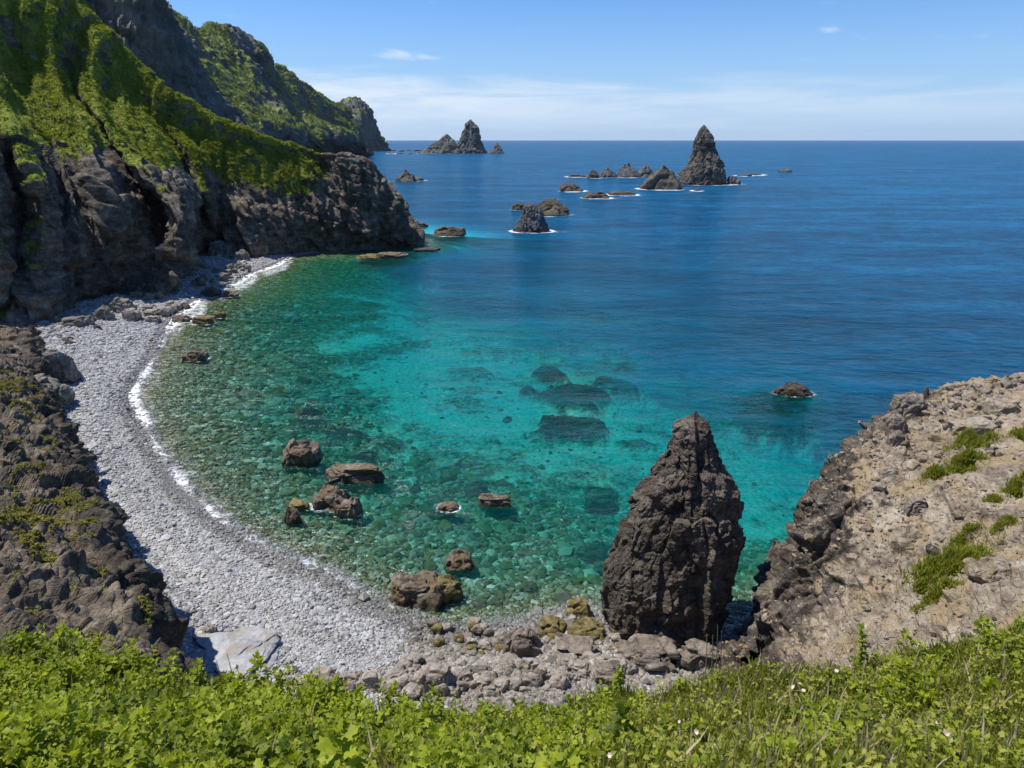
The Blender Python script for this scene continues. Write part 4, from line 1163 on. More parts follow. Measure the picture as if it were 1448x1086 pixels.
for i, (a, b, t_, v_, lab) in enumerate([
    (256, 284, 368, 386, 'brown boulder under the recess of the cliff at the far end of the beach'),
    (294, 330, 340, 366, 'large brown boulder with a black shaded side at the far end of the beach'),
    (322, 354, 352, 369, 'black-sided boulder nearest the water at the far end of the beach'),
    (278, 296, 371, 382, 'tan stone in the middle of the far shingle'),
    (300, 312, 378, 385, 'small dark stone on the far shingle near the surf'),
    (330, 348, 371, 379, 'pale brown stone by the surf at the far end of the beach'),
    (260, 278, 384, 392, 'low slab on the far shingle beside the buttress')]):
    S(a, b, t_, v_, 1.2, lab, M_LEDGE, 951 + i, peak=.2)
for i in range(26):
    t_ = rr.random()
    u, v = 40 + 320 * t_ + 20 * rr.random(), 462 - 95 * t_ + 10 * rr.random()
    w = 7 + 9 * rr.random()
    S(u - w / 2, u + w / 2, v - w * .6, v, 1.6, 'small brown stone fallen along the cliff foot', M_LEDGE, 970 + i, name='stone', cat='stone', group='stones fallen along the cliff foot', sub=3, peak=.1)
for i in range(16):
    u, v = 82 + 22 * rr.random(), 466 + 22 * rr.random()
    if i > 8: u, v = 110 + 28 * rr.random(), 452 + 14 * rr.random()
    S(u - 6, u + 6, v - 5, v, 1.7, 'black shard of rock sticking out of the shingle', M_STACK, 1000 + i, name='stone', cat='stone', group='black shards in the shingle', sub=3, peak=.3, yaw=.5, dep=.4)

# ---- boulders on the tan promontory
def SB(u, v, w, h, label, mat, seed, dep=.8, **kw):
    c = on_surface(SV, u, v)
    k = c[1] / ray(u, v)[1]
    W = w / FPX * k
    return put_rock('boulder', c - np.array([0, 0, 0.1 * W]), W, W * dep, h / FPX * k, seed, mat, label, 'boulder', sub=5, **kw)
SB(1280, 574, 44, 28, 'grey boulder perched on the outer rim of the tan promontory, upper of two', M_BOULDERD, 1101, peak=.1)
SB(1264, 603, 40, 32, 'grey boulder perched on the outer rim of the tan promontory, lower of two', M_BOULDERD, 1102, peak=.2)
SB(1387, 554, 50, 22, 'yellowish lichen-covered boulder on the skyline of the tan promontory', M_SPUR, 1103, peak=.2)
SB(1368, 604, 60, 26, 'tan overhanging block with a black hollow under it on the promontory', M_SPUR, 1104, peak=.05)
SB(1405, 600, 22, 14, 'small dark stone at the end of the overhanging block', M_BOULDERD, 1105, peak=.1)
SB(1418, 574, 60, 22, 'tan block with a dark undercut close to the skyline of the promontory', M_SPUR, 1106, peak=.05)
SB(1262, 622, 24, 20, 'dark broken stone just below the two perched boulders', M_BOULDERD, 1107, peak=.1)
SB(1398, 806, 70, 30, 'large tan stone with a shaded side next to the biggest tuft', M_SPUR, 1108, peak=.05)
SB(1290, 716, 30, 18, 'dark stone lodged above the broken dark face', M_BOULDERD, 1109, peak=.1)

# ------------------------------------------------------------------ beach and sea bed: one sheet in two objects
naz, nr = 900, 470
az = np.radians(np.linspace(-72, 72, naz))
rg = np.exp(np.linspace(math.log(28), math.log(460), nr))
Rg, Az = np.meshgrid(rg, az, indexing='ij')
GX, GY = (Rg * np.sin(Az)).ravel(), (Rg * np.cos(Az)).ravel()
GSD = shore_sd(GX, GY)
GZ = ground_z(GX, GY, GSD)
reef = reef_mask(GX, GY)
rough = fbm(np.stack([GX / 1.6, GY / 1.6, np.zeros_like(GX)], -1), 4, 411)
GZ = np.where(GSD < -1.0, np.minimum(GZ + rough * 0.35 * sstep(-1, -8, GSD) + np.clip(reef, 0, 1) * np.minimum(5.5, -GZ * 0.68), -0.06), GZ)
GZ = GZ + (facet(np.stack([GX / 0.9, GY / 0.9, np.zeros_like(GX)], -1), 412) * 0.10) * (GSD > -8)
GU, GVv, _ = project(np.stack([GX, GY, GZ], -1))
def tan_mask(U, W):
    a = sstep(520, 640, U) * sstep(852, 880, W + (U - 640) * 0.05)
    b = np.exp(-((U - 225) / 36) ** 2 - ((W - 442) / 9) ** 2) * 0.9
    c = np.exp(-(((U - 460) * 0.45 - (W - 818)) / 12) ** 2) * 0.45 * sstep(360, 420, U) * sstep(600, 540, U)
    d = np.exp(-((U - 60) / 50) ** 2 - ((W - 452) / 14) ** 2) * 0.8
    return np.clip(a + b + c + d, 0, 1)
gtan = tan_mask(GU, GVv)
gwet = sstep(3.2, 0.6, GSD + rough * 1.2)
GD = -GZ
gsand = sstep(1.6, 4.2, GD) * 0.85 + sstep(0.1, 0.4, fbm(np.stack([GX / 16, GY / 16, np.zeros_like(GX)], -1), 4, 421)) * 0.25 * sstep(1.6, 2.5, GD)
# weedy stones towards the dark headland
gweed = np.clip(sstep(110, 175, GY) * sstep(-5, -40, GX) * 0.9 + 0.25 + sstep(-10, -1, GSD) * 0.25, 0, 1) * sstep(7, 4, GD)
gsand = gsand * (1 - 0.8 * sstep(120, 180, GY) * sstep(-15, -45, GX))
GF = grid_faces(nr, naz)
GV3 = np.stack([GX, GY, GZ], -1)
fsd = GSD[GF].mean(1)
def sub_sheet(name, m, mat, attrs):
    F = GF[m]
    ids, inv = np.unique(F.ravel(), return_inverse=True)
    o = mesh_obj(name, GV3[ids], inv.reshape(-1, 4), mat, {k: a[ids] for k, a in attrs.items()}, smooth=True)
    return tag(o, kind='structure')
sub_sheet('beach', fsd > -0.9, M_BEACH, {'tan': gtan, 'wet': gwet})
sub_sheet('sea_bed', fsd <= -0.9, M_BED, {'weed': gweed, 'sand': gsand, 'reef': reef})

# ---- loose shingle and the stones on the bottom
def stones(name, X, Y, Z, size, mat, attrs, flat=(0.45, 0.8)):
    U, F = ico(1)
    n = len(X)
    sc = size[:, None] * np.stack([rng.uniform(0.7, 1.25, n), rng.uniform(0.6, 1.1, n), rng.uniform(*flat, n)], -1)
    yaw = rng.uniform(0, 6.28, n)
    tilt = rng.normal(0, 0.28, n)
    v = U[None] * (1 + rng.uniform(-0.22, 0.22, (n, len(U))))[..., None] * sc[:, None]
    c, s = np.cos(tilt)[:, None], np.sin(tilt)[:, None]
    x, z = v[..., 0] * c - v[..., 2] * s, v[..., 0] * s + v[..., 2] * c
    c, s = np.cos(yaw)[:, None], np.sin(yaw)[:, None]
    x, y = x * c - v[..., 1] * s, x * s + v[..., 1] * c
    V = np.stack([x + X[:, None], y + Y[:, None], z + Z[:, None]], -1).reshape(-1, 3)
    FF = (F[None] + (np.arange(n) * len(U))[:, None, None]).reshape(-1, 3)
    at = {k: np.repeat(a, len(U)) for k, a in attrs.items()}
    return mesh_obj(name, V, FF, mat, at, smooth=False)

def sample_polar(n, a0, a1, r0, r1, power=1.0):
    a = rng.uniform(math.radians(a0), math.radians(a1), n)
    r = np.exp(rng.uniform(math.log(r0), math.log(r1), n))
    return r * np.sin(a), r * np.cos(a)

X, Y = sample_polar(330000, -46, 30, 38, 260)
sd = shore_sd(X, Y)
m = (sd > -1.8) & (sd < 34)
X, Y, sd = X[m], Y[m], sd[m]
Z = ground_z(X, Y, sd)
rr_ = np.hypot(X, Y)
size = (0.060 + 0.00090 * rr_) * np.exp(rng.normal(0, 0.42, len(X)))
U_, W_, _ = project(np.stack([X, Y, Z], -1))
tn = np.clip(tan_mask(U_, W_) + rng.normal(0, 0.2, len(X)), 0, 1) > 0.5
size = np.where(tn, size * 1.35, size) * (1 + 1.1 * fbm(np.stack([sd / 4.0, X / 30, Y / 30], -1), 2, 443))
pb = stones('shingle', X, Y, Z + size * 0.12, size, M_PEB, {'tint': np.clip(rng.beta(2.2, 1.9, len(X)) + 0.55 * fbm(np.stack([sd / 3.0, X / 25, Y / 25], -1), 3, 441) - 0.02, 0, 1), 'tan': tn * 0.9, 'wet': sstep(2.6, 0.6, sd + rng.normal(0, .4, len(X)))})
tag(pb, 'loose grey shingle covering the curved beach', 'shingle', kind='stuff')

def bedstone_mat():
    m = bpy.data.materials.new('bed_stone')
    t = NT(m)
    col = t.ramp(t.attr('tint'), [(0, (0.025, 0.025, 0.015)), (0.3, (0.11, 0.09, 0.03)), (0.5, (0.17, 0.145, 0.075)), (0.75, (0.25, 0.25, 0.20)), (0.93, (0.44, 0.44, 0.38)), (1, (0.66, 0.66, 0.60))])
    n = t.noise(t.pos(), 5.0, 4, 0.6)
    col = t.mix(t.math('MULTIPLY', n, 0.5), col, g((0.10, 0.10, 0.05)))
    t.out(t.n('ShaderNodeBsdfDiffuse', Color=col).outputs[0])
    return m
X, Y = sample_polar(120000, -45, 36, 42, 190)
sd = shore_sd(X, Y)
m = (sd < -0.4) & (sd > -70)
X, Y, sd = X[m], Y[m], sd[m]
Z = ground_z(X, Y, sd)
keep = (Z > -4.6) & (rng.random(len(X)) < sstep(-3.2, -1.2, Z) * 0.9 + 0.02)
X, Y, sd, Z = X[keep], Y[keep], sd[keep], Z[keep]
size = (0.10 + 0.0017 * np.hypot(X, Y)) * np.exp(rng.normal(0, 0.62, len(X)))
size = np.minimum(size, np.maximum(0.08, -Z * 0.8))
bs_ = stones('sea_bed_stones', X, Y, Z, size, bedstone_mat(), {'tint': rng.beta(1.6, 1.7, len(X))}, (0.4, 0.8))
tag(bs_, 'green and olive stones lying on the bottom of the clear cove', 'stones', kind='stuff')

# ------------------------------------------------------------------ sea
nazs = 1000
azs = np.radians(np.linspace(-80, 80, nazs))
rgs = np.concatenate([np.exp(np.linspace(math.log(24), math.log(900), 600)), np.exp(np.linspace(math.log(900), math.log(40000), 60))[1:]])
Rs, As = np.meshgrid(rgs, azs, indexing='ij')
SX, SY = (Rs * np.sin(As)).ravel(), (Rs * np.cos(As)).ravel()
near = Rs.ravel() < 460
ssd = np.full(len(SX), -200.0)
ssd[near] = shore_sd(SX[near], SY[near])
dep = np.full(len(SX), 32.0)
rb = np.clip(Rs.ravel(), 1, 3000)
dep = bed_depth(SX * rb / Rs.ravel(), SY * rb / Rs.ravel(), np.minimum(ssd, 0))
rfm = np.zeros(len(SX))
rfm[near] = reef_mask(SX[near], SY[near])
dep = np.where(ssd < -1, dep - np.clip(rfm, 0, 1) * np.minimum(5.5, dep * 0.68), dep)
dep = np.where(ssd > 0, 0.02, np.maximum(dep, 0.02))
foam = np.zeros(len(SX))
for (cx, cy, rx, ry, s) in FOAM:
    wy = np.clip(0.6 * cy * cy / (FPX * CAM_H), 0.25, 8.0)
    wx = max(wy * 0.45, min(0.8, rx * 0.12))
    e = np.sqrt(((SX - cx) / (rx + wx)) ** 2 + ((SY - cy) / (ry + wy)) ** 2)
    e2 = np.sqrt(((SX - cx - rx * 0.5) / (rx * 1.5 + wx * 2)) ** 2 + ((SY - cy + ry * 0.4) / (ry * 0.7 + wy)) ** 2)
    foam = np.maximum(foam, min(1.0, s * 1.1 + 0.12) * sstep(1.30, 0.92, e))
    foam = np.maximum(foam, s * 0.55 * sstep(1.3, 0.5, e2))
foam = foam * np.clip(0.78 + 1.6 * fbm(np.stack([SX / 11, SY / 26, np.zeros_like(SX)], -1), 3, 433), 0.1, 1.15)
SU, SW, _ = project(np.stack([SX, SY, 0 * SX], -1))
SD_ = -ssd
def along(pts):
    """surf strength from measured (u, v, spread px, strength)"""
    o = np.zeros(len(SX))
    for (u, v, sp, s) in pts:
        o = np.maximum(o, s * np.exp(-((SU - u) ** 2 + (SW - v) ** 2) / sp ** 2))
    return o
surf = along([(388, 374, 26, 1.25), (345, 395, 26, 1.1), (310, 412, 20, .8), (272, 435, 26, 1.2), (245, 455, 20, 1.1), (228, 482, 20, .5), (186, 560, 24, .9), (205, 525, 26, .6), (200, 590, 22, .8), (222, 640, 26, .5), (252, 680, 30, .5), (300, 730, 40, .42), (370, 775, 50, .3), (440, 810, 40, .42), (500, 838, 30, .25)])
nzs = fbm(np.stack([SX / 5.0, SY / 5.0, np.zeros_like(SX)], -1), 3, 431)
wid = np.clip(0.8 + 1.9 * surf + nzs * 1.6, 0.45, 5)
line = np.exp(-((SD_ - 0.5) / (0.5 * wid)) ** 2)
wash = np.exp(-((SD_ - 1.9 * wid) / (2.2 * wid)) ** 2)
fs = line * np.clip(surf * 0.55 + 0.20 + 0.35 * nzs, 0, 0.95) + wash * np.clip(surf * 0.45 + 0.30, 0, 0.66)
# white water drifting between the rocks of the cove
drift = along([(570, 690, 26, .42), (575, 738, 26, .46), (540, 706, 24, .38), (545, 672, 18, .34), (510, 745, 26, .28), (620, 720, 30, .3), (160 + 380, 735, 16, .2), (975, 270, 14, .4), (985, 276, 30, .34), (972, 243, 14, .5), (1085, 249, 12, .3)])
foam = np.maximum(foam, np.maximum(np.where(near & (ssd < 0.5), fs, 0), drift))
SZ = np.where(near, 0.16 * np.exp(-(ssd / 2.0) ** 2) * np.clip(surf, 0, 1) * (0.5 + nzs), 0.0)
sea = mesh_obj('sea', np.stack([SX, SY, SZ], -1), grid_faces(len(rgs), nazs), M_SEA, {'depth': dep, 'foam': foam}, smooth=True)
tag(sea, kind='structure')
# ------------------------------------------------------------------ vegetation
LEAF_V = np.array([[0, 0, 0], [0, .35, 0], [0, .7, 0], [0, 1, -.10],
                   [-.20, .10, .05], [-.40, .40, .10], [-.20, .46, .05], [-.30, .70, .06], [-.10, .82, 0],
                   [.20, .10, .05], [.40, .40, .10], [.20, .46, .05], [.30, .70, .06], [.10, .82, 0]])
_h = [(0, 1, 4), (4, 1, 5), (5, 1, 6), (6, 1, 2), (6, 2, 7), (7, 2, 8), (8, 2, 3)]
LEAF_F = np.array(_h + [(a if a < 4 else a + 5, c if c < 4 else c + 5, b if b < 4 else b + 5) for a, b, c in _h])
QUAD_V = np.array([[-.34, 0, 0], [.34, 0, .0], [.42, .55, .12], [.0, 1, .0], [-.42, .55, .12]])
QUAD_F = np.array([(0, 1, 2), (0, 2, 3), (0, 3, 4)])
BLADE_V = np.array([[-.03, 0, 0], [.03, 0, 0], [-.026, .4, .03], [.026, .4, .03], [-.016, .75, .14], [.016, .75, .14], [0, 1, .30]])
BLADE_F = np.array([(0, 1, 3), (0, 3, 2), (2, 3, 5), (2, 5, 4), (4, 5, 6)])

def instance(T, TF, pos, yaw, pitch, roll, size, tint, wid=1.0, seed=0):
    """leaf shape T laid out along a direction (yaw, pitch) at every pos; returns merged arrays"""
    n = len(pos)
    v = T[None] * size[:, None, None] * np.array([wid, 1, 1])[None, None]
    c, s = np.cos(roll)[:, None], np.sin(roll)[:, None]
    x, z = v[..., 0] * c - v[..., 2] * s, v[..., 0] * s + v[..., 2] * c
    y = v[..., 1]
    c, s = np.cos(pitch)[:, None], np.sin(pitch)[:, None]
    y, z = y * c - z * s, y * s + z * c
    c, s = np.cos(yaw)[:, None], np.sin(yaw)[:, None]
    x, y = x * c - y * s, x * s + y * c
    V = np.stack([x, y, z], -1) + pos[:, None]
    F = TF[None] + (np.arange(n) * len(T))[:, None, None]
    return V.reshape(-1, 3), F.reshape(-1, 3), np.repeat(tint, len(T))

def merge(parts):
    V, F, A, o = [], [], [], 0
    for v, f, a in parts:
        V.append(v); F.append(f + o); A.append(a)
        o += len(v)
    return np.concatenate(V), np.concatenate(F), np.concatenate(A)

FG = FV.reshape(320, 120, 3)
def brink_pt(s, t):
    """bilinear point on the grassy brink, s along 0..1, t outwards 0..1"""
    a, b = np.clip(s, 0, 1) * 318.999, np.clip(t, 0, 1) * 118.999
    i, j = a.astype(int), b.astype(int)
    fa, fb = (a - i)[:, None], (b - j)[:, None]
    return FG[i, j] * (1 - fa) * (1 - fb) + FG[i + 1, j] * fa * (1 - fb) + FG[i, j + 1] * (1 - fa) * fb + FG[i + 1, j + 1] * fa * fb

# bushy leafy plants
NP = 10500
s = rng.uniform(0.02, 0.98, NP)
t = rng.uniform(0.40, 1.0, NP) ** 0.9
pp = brink_pt(s, t)
pu, pv, pf = project(pp)
leafy = sstep(860, 620, pu + 60 * fbm(pp / 0.9, 2, 501) * 3)
spots = np.exp(-((pu - 860) / 70) ** 2 - ((pv - 1070) / 40) ** 2) + np.exp(-((pu - 1290) / 60) ** 2 - ((pv - 985) / 40) ** 2) + np.exp(-((pu - 1430) / 60) ** 2 - ((pv - 890) / 50) ** 2) + np.exp(-((pu - 1140) / 50) ** 2 - ((pv - 1060) / 40) ** 2) * .7
prob = np.clip(0.06 + leafy * 0.9 + spots, 0, 1) * sstep(-0.22, 0.14, fbm(pp / 0.32, 3, 505))
k = rng.random(NP) < prob
pp, pu, pv, leafy = pp[k], pu[k], pv[k], leafy[k]
hh = rng.uniform(0.08, 0.25, len(pp)) * (0.6 + 0.4 * leafy) * np.clip(0.9 + 2.2 * fbm(pp / 0.55, 2, 503), 0.3, 1.9)
parts = []
pl_n = rng.integers(26, 42, len(pp))
idx = np.repeat(np.arange(len(pp)), pl_n)
kk = np.concatenate([np.arange(n) for n in pl_n])
fr = kk / np.repeat(pl_n, pl_n)
n = len(idx)
yaw = kk * 2.4 + np.repeat(rng.uniform(0, 6.28, len(pp)), pl_n) + rng.normal(0, .3, n)
lean = np.stack([rng.normal(0, .10, len(pp)), rng.normal(0, .10, len(pp)), np.zeros(len(pp))], -1)
pos = pp[idx] + lean[idx] * fr[:, None] + np.array([0, 0, 1.0]) * (hh[idx] * fr)[:, None]
out_r = rng.uniform(0.0, 0.07, n) * (1 - fr * 0.7)
pos[:, 0] += -np.sin(yaw) * out_r
pos[:, 1] += np.cos(yaw) * out_r
pitch = -0.35 + 1.15 * fr ** 1.6 + rng.normal(0, .45, n)
size = (0.022 + 0.030 * np.sin(np.clip(fr * 2.6, 0, 3.14))) * rng.uniform(.65, 1.25, n) * np.exp(rng.normal(-.22, .28, len(pp)))[idx]
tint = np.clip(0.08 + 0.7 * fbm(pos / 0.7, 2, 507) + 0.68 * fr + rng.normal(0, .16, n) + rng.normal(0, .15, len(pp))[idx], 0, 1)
V, F, A = instance(LEAF_V, LEAF_F, pos, yaw, pitch, rng.normal(0, .6, n), size, tint, rng.uniform(0.85, 1.1))
o = mesh_obj('leafy_plants', V, F, M_LEAF, {'tint': A})
tag(o, 'thick bright green lobed leaves covering the brink of the cliff', 'ground cover', kind='stuff')

# grass and fine herbs
NG = 205000
s = rng.uniform(0.02, 0.98, NG)
t = rng.uniform(0.40, 1.0, NG)
gp = brink_pt(s, t)
gu, gv, gf_ = project(gp)
dens = 0.34 + 0.66 * sstep(520, 860, gu) + 0.4 * sstep(0.9, 1.0, t)
clump = sstep(-0.25, 0.25, fbm(gp / 0.22, 3, 511))
k = rng.random(NG) < dens * (0.35 + 0.65 * clump)
gp, gu, cl = gp[k], gu[k], clump[k]
n = len(gp)
size = rng.uniform(0.035, 0.115, n) * (0.6 + 0.7 * cl)
V, F, A = instance(BLADE_V, BLADE_F, gp, rng.uniform(0, 6.28, n), rng.normal(1.05, .35, n), rng.normal(0, .4, n), size, np.clip(rng.normal(.42, .22, n) + 0.8 * fbm(gp / 0.5, 3, 517), 0, 1), 1.7)
o = mesh_obj('grass', V, F, M_BLADE, {'tint': A})
tag(o, 'fine yellow green grass along the cliff brink', 'grass', kind='stuff')

# small herb leaves mixed in the grass
NG = 36000
s = rng.uniform(0.36, 0.98, NG)
t = rng.uniform(0.42, 1.0, NG)
gp = brink_pt(s, t)
gu, gv, gf_ = project(gp)
k = rng.random(NG) < (0.08 + 0.92 * sstep(560, 800, gu)) * (0.25 + 0.75 * sstep(-0.2, 0.2, fbm(gp / 0.3, 3, 513)))
gp = gp[k]
n = len(gp)
up = rng.uniform(0.02, 0.16, n) * (0.4 + 1.2 * sstep(-0.3, 0.3, fbm(gp / 0.35, 3, 515)))
gp[:, 2] += up
V, F, A = instance(QUAD_V, QUAD_F, gp, rng.uniform(0, 6.28, n), rng.normal(.45, .5, n), rng.normal(0, .5, n), rng.uniform(0.014, 0.036, n), np.clip(0.12 + up * 4 + rng.normal(0, .2, n) + 0.8 * fbm(gp / 0.5, 3, 519), 0, 1), 0.75)
o = mesh_obj('herbs', V, F, M_BLADE, {'tint': A})
tag(o, 'low small-leaved herbs growing through the grass of the brink', 'herbs', kind='stuff')

# dry stalks
NG = 12000
s = rng.uniform(0.02, 0.98, NG)
t = rng.uniform(0.45, 1.0, NG)
gp = brink_pt(s, t)
gu, gv, gf_ = project(gp)
k = rng.random(NG) < 0.30 + 0.5 * np.exp(-((gu - 1150) / 170) ** 2) + 0.3 * np.exp(-((gu - 330) / 140) ** 2) * sstep(0.8, 1, t)
gp = gp[k]
n = len(gp)
V, F, A = instance(BLADE_V, BLADE_F, gp, rng.uniform(0, 6.28, n), rng.normal(1.15, .4, n), rng.normal(0, .4, n), rng.uniform(.08, .24, n), rng.uniform(0, 1, n), 1.0)
o = mesh_obj('dry_stalks', V, F, M_DRY, {'tint': A})
tag(o, 'thin dry straw-coloured stalks among the green of the brink', 'stalks', kind='stuff')

# single plants that stand up against the beach
def tall_plant(u, v_top, label, h=0.42, seed=1):
    r = np.random.default_rng(seed)
    e = brink_pt(np.array([np.interp(u, [a for a, b in E_PX], np.linspace(0, 1, len(E_PX)))]), np.array([0.97]))[0]
    top = px(u, v_top, e[1])
    h = max(0.25, top[2] - e[2])
    root = bpy.data.objects.new('plant', None)
    COL.objects.link(root)
    root.location = e
    tag(root, label, 'plant')
    zz = np.linspace(0, h, 9)
    bx, by = r.normal(0, .05), r.normal(0, .03)
    cx, cy = bx * (zz / h) ** 2, by * (zz / h) ** 2
    th = np.linspace(0, 6.283, 6, endpoint=False)
    rad = 0.007 * (1 - 0.75 * zz / h)
    P = np.stack([cx[:, None] + rad[:, None] * np.cos(th), cy[:, None] + rad[:, None] * np.sin(th), np.repeat(zz[:, None], 6, 1)], -1)
    mesh_obj('stem', P.reshape(-1, 3), grid_faces(9, 6, True), M_LEAF, {'tint': np.full(54, .4)}, smooth=True, parent=root)
    n = 34
    f = np.linspace(0.12, 1, n)
    pos = np.stack([bx * f ** 2, by * f ** 2, h * f], -1)
    V, F, A = instance(LEAF_V, LEAF_F, pos, np.arange(n) * 2.4, -0.2 + 1.2 * f ** 2 + r.normal(0, .2, n), r.normal(0, .3, n), 0.03 + 0.04 * np.sin(f * 2.7), np.clip(.35 + .4 * f + r.normal(0, .1, n), 0, 1), .8)
    mesh_obj('foliage', V, F, M_LEAF, {'tint': A}, parent=root)
tall_plant(279, 925, 'tall leafy stalk standing up against the pale grey slab', seed=3)
tall_plant(209, 918, 'yellowish leafy sprig in front of the near crag', seed=4)
tall_plant(340, 962, 'leafy sprig standing below the pale grey slab', seed=5)
tall_plant(396, 968, 'spindly green sprig at the corner of the pale grey slab', seed=6)
tall_plant(880, 950, 'leafy sprig standing up below the dark rock tower', seed=7)
tall_plant(1213, 880, 'brownish leafy spike rising against the tan promontory', seed=8)
for i, (u, vt) in enumerate([(1010, 885), (1016, 893), (996, 897), (1004, 899), (320, 935), (338, 925), (300, 940), (348, 940)]):
    e = brink_pt(np.array([np.interp(u, [a for a, b in E_PX], np.linspace(0, 1, len(E_PX)))]), np.array([0.98]))[0]
    h = max(.2, px(u, vt, e[1])[2] - e[2])
    zz = np.linspace(0, 1, 8)
    th = np.linspace(0, 6.283, 5, endpoint=False)
    rad = (0.0055 * (1 - .6 * zz))[:, None]
    P = np.stack([(-.05 * zz ** 2 * h)[:, None] + rad * np.cos(th), (0.02 * zz * h)[:, None] + rad * np.sin(th), np.repeat((zz * h)[:, None], 5, 1)], -1)
    o = mesh_obj('dry_stalk', P.reshape(-1, 3) + e, grid_faces(8, 5, True), M_DRY, {'tint': np.full(40, .7)}, loc=e)
    tag(o, 'bare dry stalk sticking up over the edge of the brink', 'stalk', 'bare dry stalks on the brink')

# small pale flowers
fu = [(740, 1034), (800, 1012), (832, 1045), (848, 1036), (866, 1052), (912, 975), (960, 1020), (982, 1034), (870, 1066), (899, 1044), (792, 1038), (828, 1046), (1124, 968), (1116, 972), (1130, 978), (1178, 950), (1320, 1022), (1342, 1050), (1206, 1030), (1010, 1055), (690, 1002), (655, 1008), (600, 1030), (150, 955), (170, 962), (300, 1000), (1250, 1015), (1392, 905)]
fl0 = None
for i, (u, v) in enumerate(fu):
    s0 = np.interp(u, [a for a, b in E_PX], np.linspace(0, 1, len(E_PX)))
    ts_ = np.linspace(.4, 1, 240)
    cand = brink_pt(np.full(240, s0), ts_) + np.array([0, 0, 0.17])
    a_, b_, _ = project(cand)
    q = cand[np.argmin((a_ - u) ** 2 + (b_ - v) ** 2)]
    if fl0 is None:
        n = 6
        V, F, A = instance(QUAD_V, QUAD_F, np.zeros((n, 3)), np.arange(n) * 1.047, np.full(n, .5), np.zeros(n), np.full(n, .019), rng.uniform(0, 1, n), 1.0)
        fl0 = mesh_obj('flower', V + q, F, M_PETAL, {'tint': A}, loc=q)
        o = fl0
    else:
        o = fl0.copy()
        COL.objects.link(o)
        o.location = q
    o.rotation_euler = (rng.normal(0.5, .4), rng.normal(0, .4), rng.uniform(0, 6))
    sc = rng.uniform(.7, 1.3)
    o.scale = (sc, sc, sc)
    tag(o, 'small pale pink flower open among the grass of the brink', 'flower', 'pale pink flowers on the brink')

# rubble on top of the promontory
_m = np.where((SA['face'] < 0.75) & (SN[:, 2] > 0.45))[0]
_i = _m[rng.integers(0, len(_m), 9000)]
_u, _v, _f = project(SV[_i])
_k = (_u > 950) & (_u < 1560) & (fbm(SV[_i] / 2.5, 3, 521) > -0.12)
_i = _i[_k]
_c = SV[_i]
_s = 0.05 * np.exp(rng.normal(0, .75, len(_i))) * (0.6 + np.linalg.norm(_c, axis=1) / 60)
rb_ = stones('rubble', _c[:, 0], _c[:, 1], _c[:, 2] + _s * 0.1, _s, M_SPUR, {'face': (rng.random(len(_i)) < .25) * .8, 'grass': np.zeros(len(_i))}, (0.4, 0.8))
tag(rb_, 'loose tan rubble lying on the top of the promontory', 'rubble', kind='stuff')

# tufts on the tan promontory
def tuft(u, v, w, h, label, seed, name='grass_tuft', leafy_=False):
    r = np.random.default_rng(seed)
    c = on_surface(SV, u, v)
    k = c[1] / ray(u, v)[1]
    W, H = w / FPX * k * .85, h / FPX * k
    n = int(np.clip(800 * W, 300, 2600))
    q = r.normal(0, .27, (n, 2)) * np.array([W, W * .55])
    pos = np.stack([c[0] + q[:, 0], c[1] + q[:, 1], np.full(n, c[2])], -1)
    # follow the rock
    near_ = SV[(np.abs(SV[:, 0] - c[0]) < W) & (np.abs(SV[:, 1] - c[1]) < W)]
    for j in range(n):
        d2 = (near_[:, 0] - pos[j, 0]) ** 2 + (near_[:, 1] - pos[j, 1]) ** 2
        pos[j, 2] = near_[np.argmin(d2), 2]
    prof = np.exp(-((q[:, 0] / W) ** 2 + (q[:, 1] / (W * .55)) ** 2) * 2.2)
    pos[:, 2] += r.random(n) * H * .42 * prof - 0.03
    V1 = instance(BLADE_V, BLADE_F, pos, r.uniform(0, 6.28, n), r.normal(.85, .4, n), r.normal(0, .4, n), H * r.uniform(.22, .55, n) * (.4 + .6 * prof), np.clip(r.normal(.45, .25, n), 0, 1), 2.6)
    V2 = instance(QUAD_V, QUAD_F, pos + np.array([0, 0, .03]), r.uniform(0, 6.28, n), r.normal(.5, .5, n), r.normal(0, .5, n), r.uniform(.05, .12, n), np.clip(r.normal(.45, .25, n), 0, 1), .8)
    V, F, A = merge([V1, V2])
    o = mesh_obj(name, V, F, M_BLADE, {'tint': A}, loc=c)
    tag(o, label, 'grass tuft')
tuft(1340, 800, 92, 40, 'largest green tuft spread over the tan promontory', 1201)
tuft(1322, 842, 50, 26, 'green tuft hanging just below the largest one', 1202)
tuft(1304, 832, 34, 20, 'small tuft at the lower edge of the largest one', 1203)
tuft(1317, 668, 32, 22, 'round bright tuft alone in the middle of the tan rock', 1204)
tuft(1372, 626, 58, 22, 'wide tuft highest up among three in a row on the tan rock', 1205)
tuft(1358, 648, 52, 20, 'tuft between the wide one and the round bright one on tan rock', 1206)
tuft(1444, 614, 36, 22, 'tuft beside the tan undercut block, cut by the picture edge', 1207)
tuft(1360, 754, 42, 18, 'low tuft right above the largest one', 1208)
tuft(1417, 735, 34, 16, 'small dark green tuft beside a cracked tan rock', 1209)
tuft(1404, 702, 26, 12, 'thin little tuft above the cracked tan rock', 1210)
tuft(1440, 676, 44, 26, 'brownish dry tuft near the picture edge on the tan rock', 1211)

